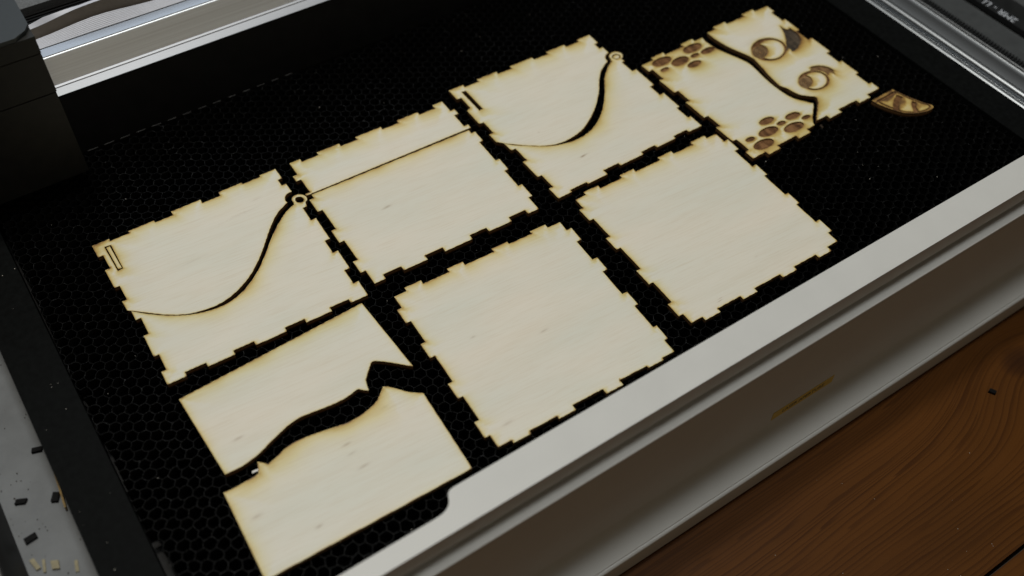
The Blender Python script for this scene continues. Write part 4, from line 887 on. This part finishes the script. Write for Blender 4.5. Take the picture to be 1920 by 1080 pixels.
# ------------------------------------------------------------------ offcuts, chips and dust
def chip(name, label, cat, x, y, z0, lx, ly, h, rot, mat, group=None, skew=0.15):
    bm = bmesh.new(); c, s = math.cos(math.radians(rot)), math.sin(math.radians(rot))
    q = [(-lx / 2, -ly / 2), (lx / 2 - skew * ly, -ly / 2), (lx / 2, ly / 2 * 0.9), (-lx / 2 + skew * ly, ly / 2)]
    add_prism(bm, [(x + a * c - b * s, y + a * s + b * c) for a, b in q], 'z', z0, z0 + h)
    return tag(bm_obj(name, bm, mat, None, V(x, y, z0), bevel=0.12, bseg=1), label, cat, group)
G2 = 'offcuts lying in the floor pan'
FZ = -24.98
chip('charred_chip', 'small black charred chip at the far end, tucked close to the tray flange', 'chip', -43.6, 323.8, FZ, 5.0, 2.4, 1.6, -16, M['char'], G2)
chip('charred_chip', 'small black charred chip alone in the middle of the pan, left of the wooden stick', 'chip', -58.2, 301.0, FZ, 5.4, 2.5, 1.5, -24, M['char'], G2, 0.3)
chip('charred_chip', 'small upright black charred chip touching the wooden stick', 'chip', -44.3, 294.6, FZ, 3.4, 4.8, 1.6, -28, M['char'], G2, 0.05)
chip('charred_chip', 'small black charred chip tilted diagonally, nearest the pale offcuts', 'chip', -60.2, 280.6, FZ, 5.6, 3.0, 1.5, 8, M['char'], G2, 0.05)
chip('pale_offcut', 'pale wood splinter lying slanted, leftmost of the pale offcuts', 'offcut', -62.4, 267.5, FZ, 6.6, 2.0, 1.0, -78, M['pale'], G2)
chip('pale_offcut', 'thin pale wood splinter between the slanted splinter and the stubby offcut', 'offcut', -59.4, 264.7, FZ, 6.6, 1.2, 0.7, -102, M['pale'], G2)
chip('pale_offcut', 'stubby pale wood offcut, widest of the pale ones', 'offcut', -55.1, 262.4, FZ, 5.2, 3.2, 1.2, -98, M['pale'], G2, 0.3)
chip('pale_offcut', 'faint greyish wood splinter, rightmost of the pale offcuts', 'offcut', -47.6, 256.9, FZ, 6.0, 1.5, 0.6, 78, M['pale'], G2)
chip('wooden_stick', 'narrow scorched wooden stick lying along the outer side of the tray flange', 'stick', -41.0, 299.8, FZ, 2.2, 28, 3.0, -2, M['stick'], None, 0.05)
chip('wood_sliver', 'tiny white wood sliver at the peaked edge of the nearest piece', 'sliver', 36.0, 243.9, -3.0, 3.6, 1.1, 0.5, -6, M['sliver'], None, 0.4)
chip('charred_scrap', 'tiny dark brown charred scrap on the honeycomb below the eyed piece', 'scrap', 415.2, 271.1, -3.0, 3.0, 2.4, 0.6, 20, M['scrap'], None, 0.6)
chip('black_crumb', 'tiny black crumb lying on the wooden table', 'crumb', 414.1, 106.2, -78.98, 4.4, 2.6, 1.6, -62, M['char'], None, 0.2)
def specks(name, label, spots, mat, cat):
    bm = bmesh.new()
    for (x, y, z, s) in spots:
        mtx = Matrix.Translation(V(x, y, z + s * 0.3)) @ Matrix.Rotation(random.uniform(0, 3), 4, 'Z') @ Matrix.Diagonal((s / 1000 * random.uniform(.5, 1.6), s / 1000, s / 1000 * .6, 1))
        bmesh.ops.create_icosphere(bm, subdivisions=1, radius=0.5, matrix=mtx)
    return tag(bm_obj(name, bm, mat), label, cat, None, 'stuff')
specks('dust', 'fine pale dust specks on the honeycomb and flange', [(random.uniform(TX0, TX1), random.uniform(180, 482), -3.0, random.uniform(.25, .6)) for i in range(90)] + [(random.uniform(-38, -17), random.uniform(190, 480), -2.2, random.uniform(.2, .5)) for i in range(26)], M['dust'], 'dust')
specks('sawdust', 'dark crumbs scattered over the floor pan', [(random.uniform(-65, -41), random.uniform(250, 400), -25.0, random.uniform(.25, .8)) for i in range(70)], M['dark_dust'], 'crumbs')
specks('table_dust', 'fine pale dust specks on the wooden table', [(random.uniform(150, 520), random.uniform(40, 125), -79.0, random.uniform(.2, .55)) for i in range(26)], M['dust'], 'dust')
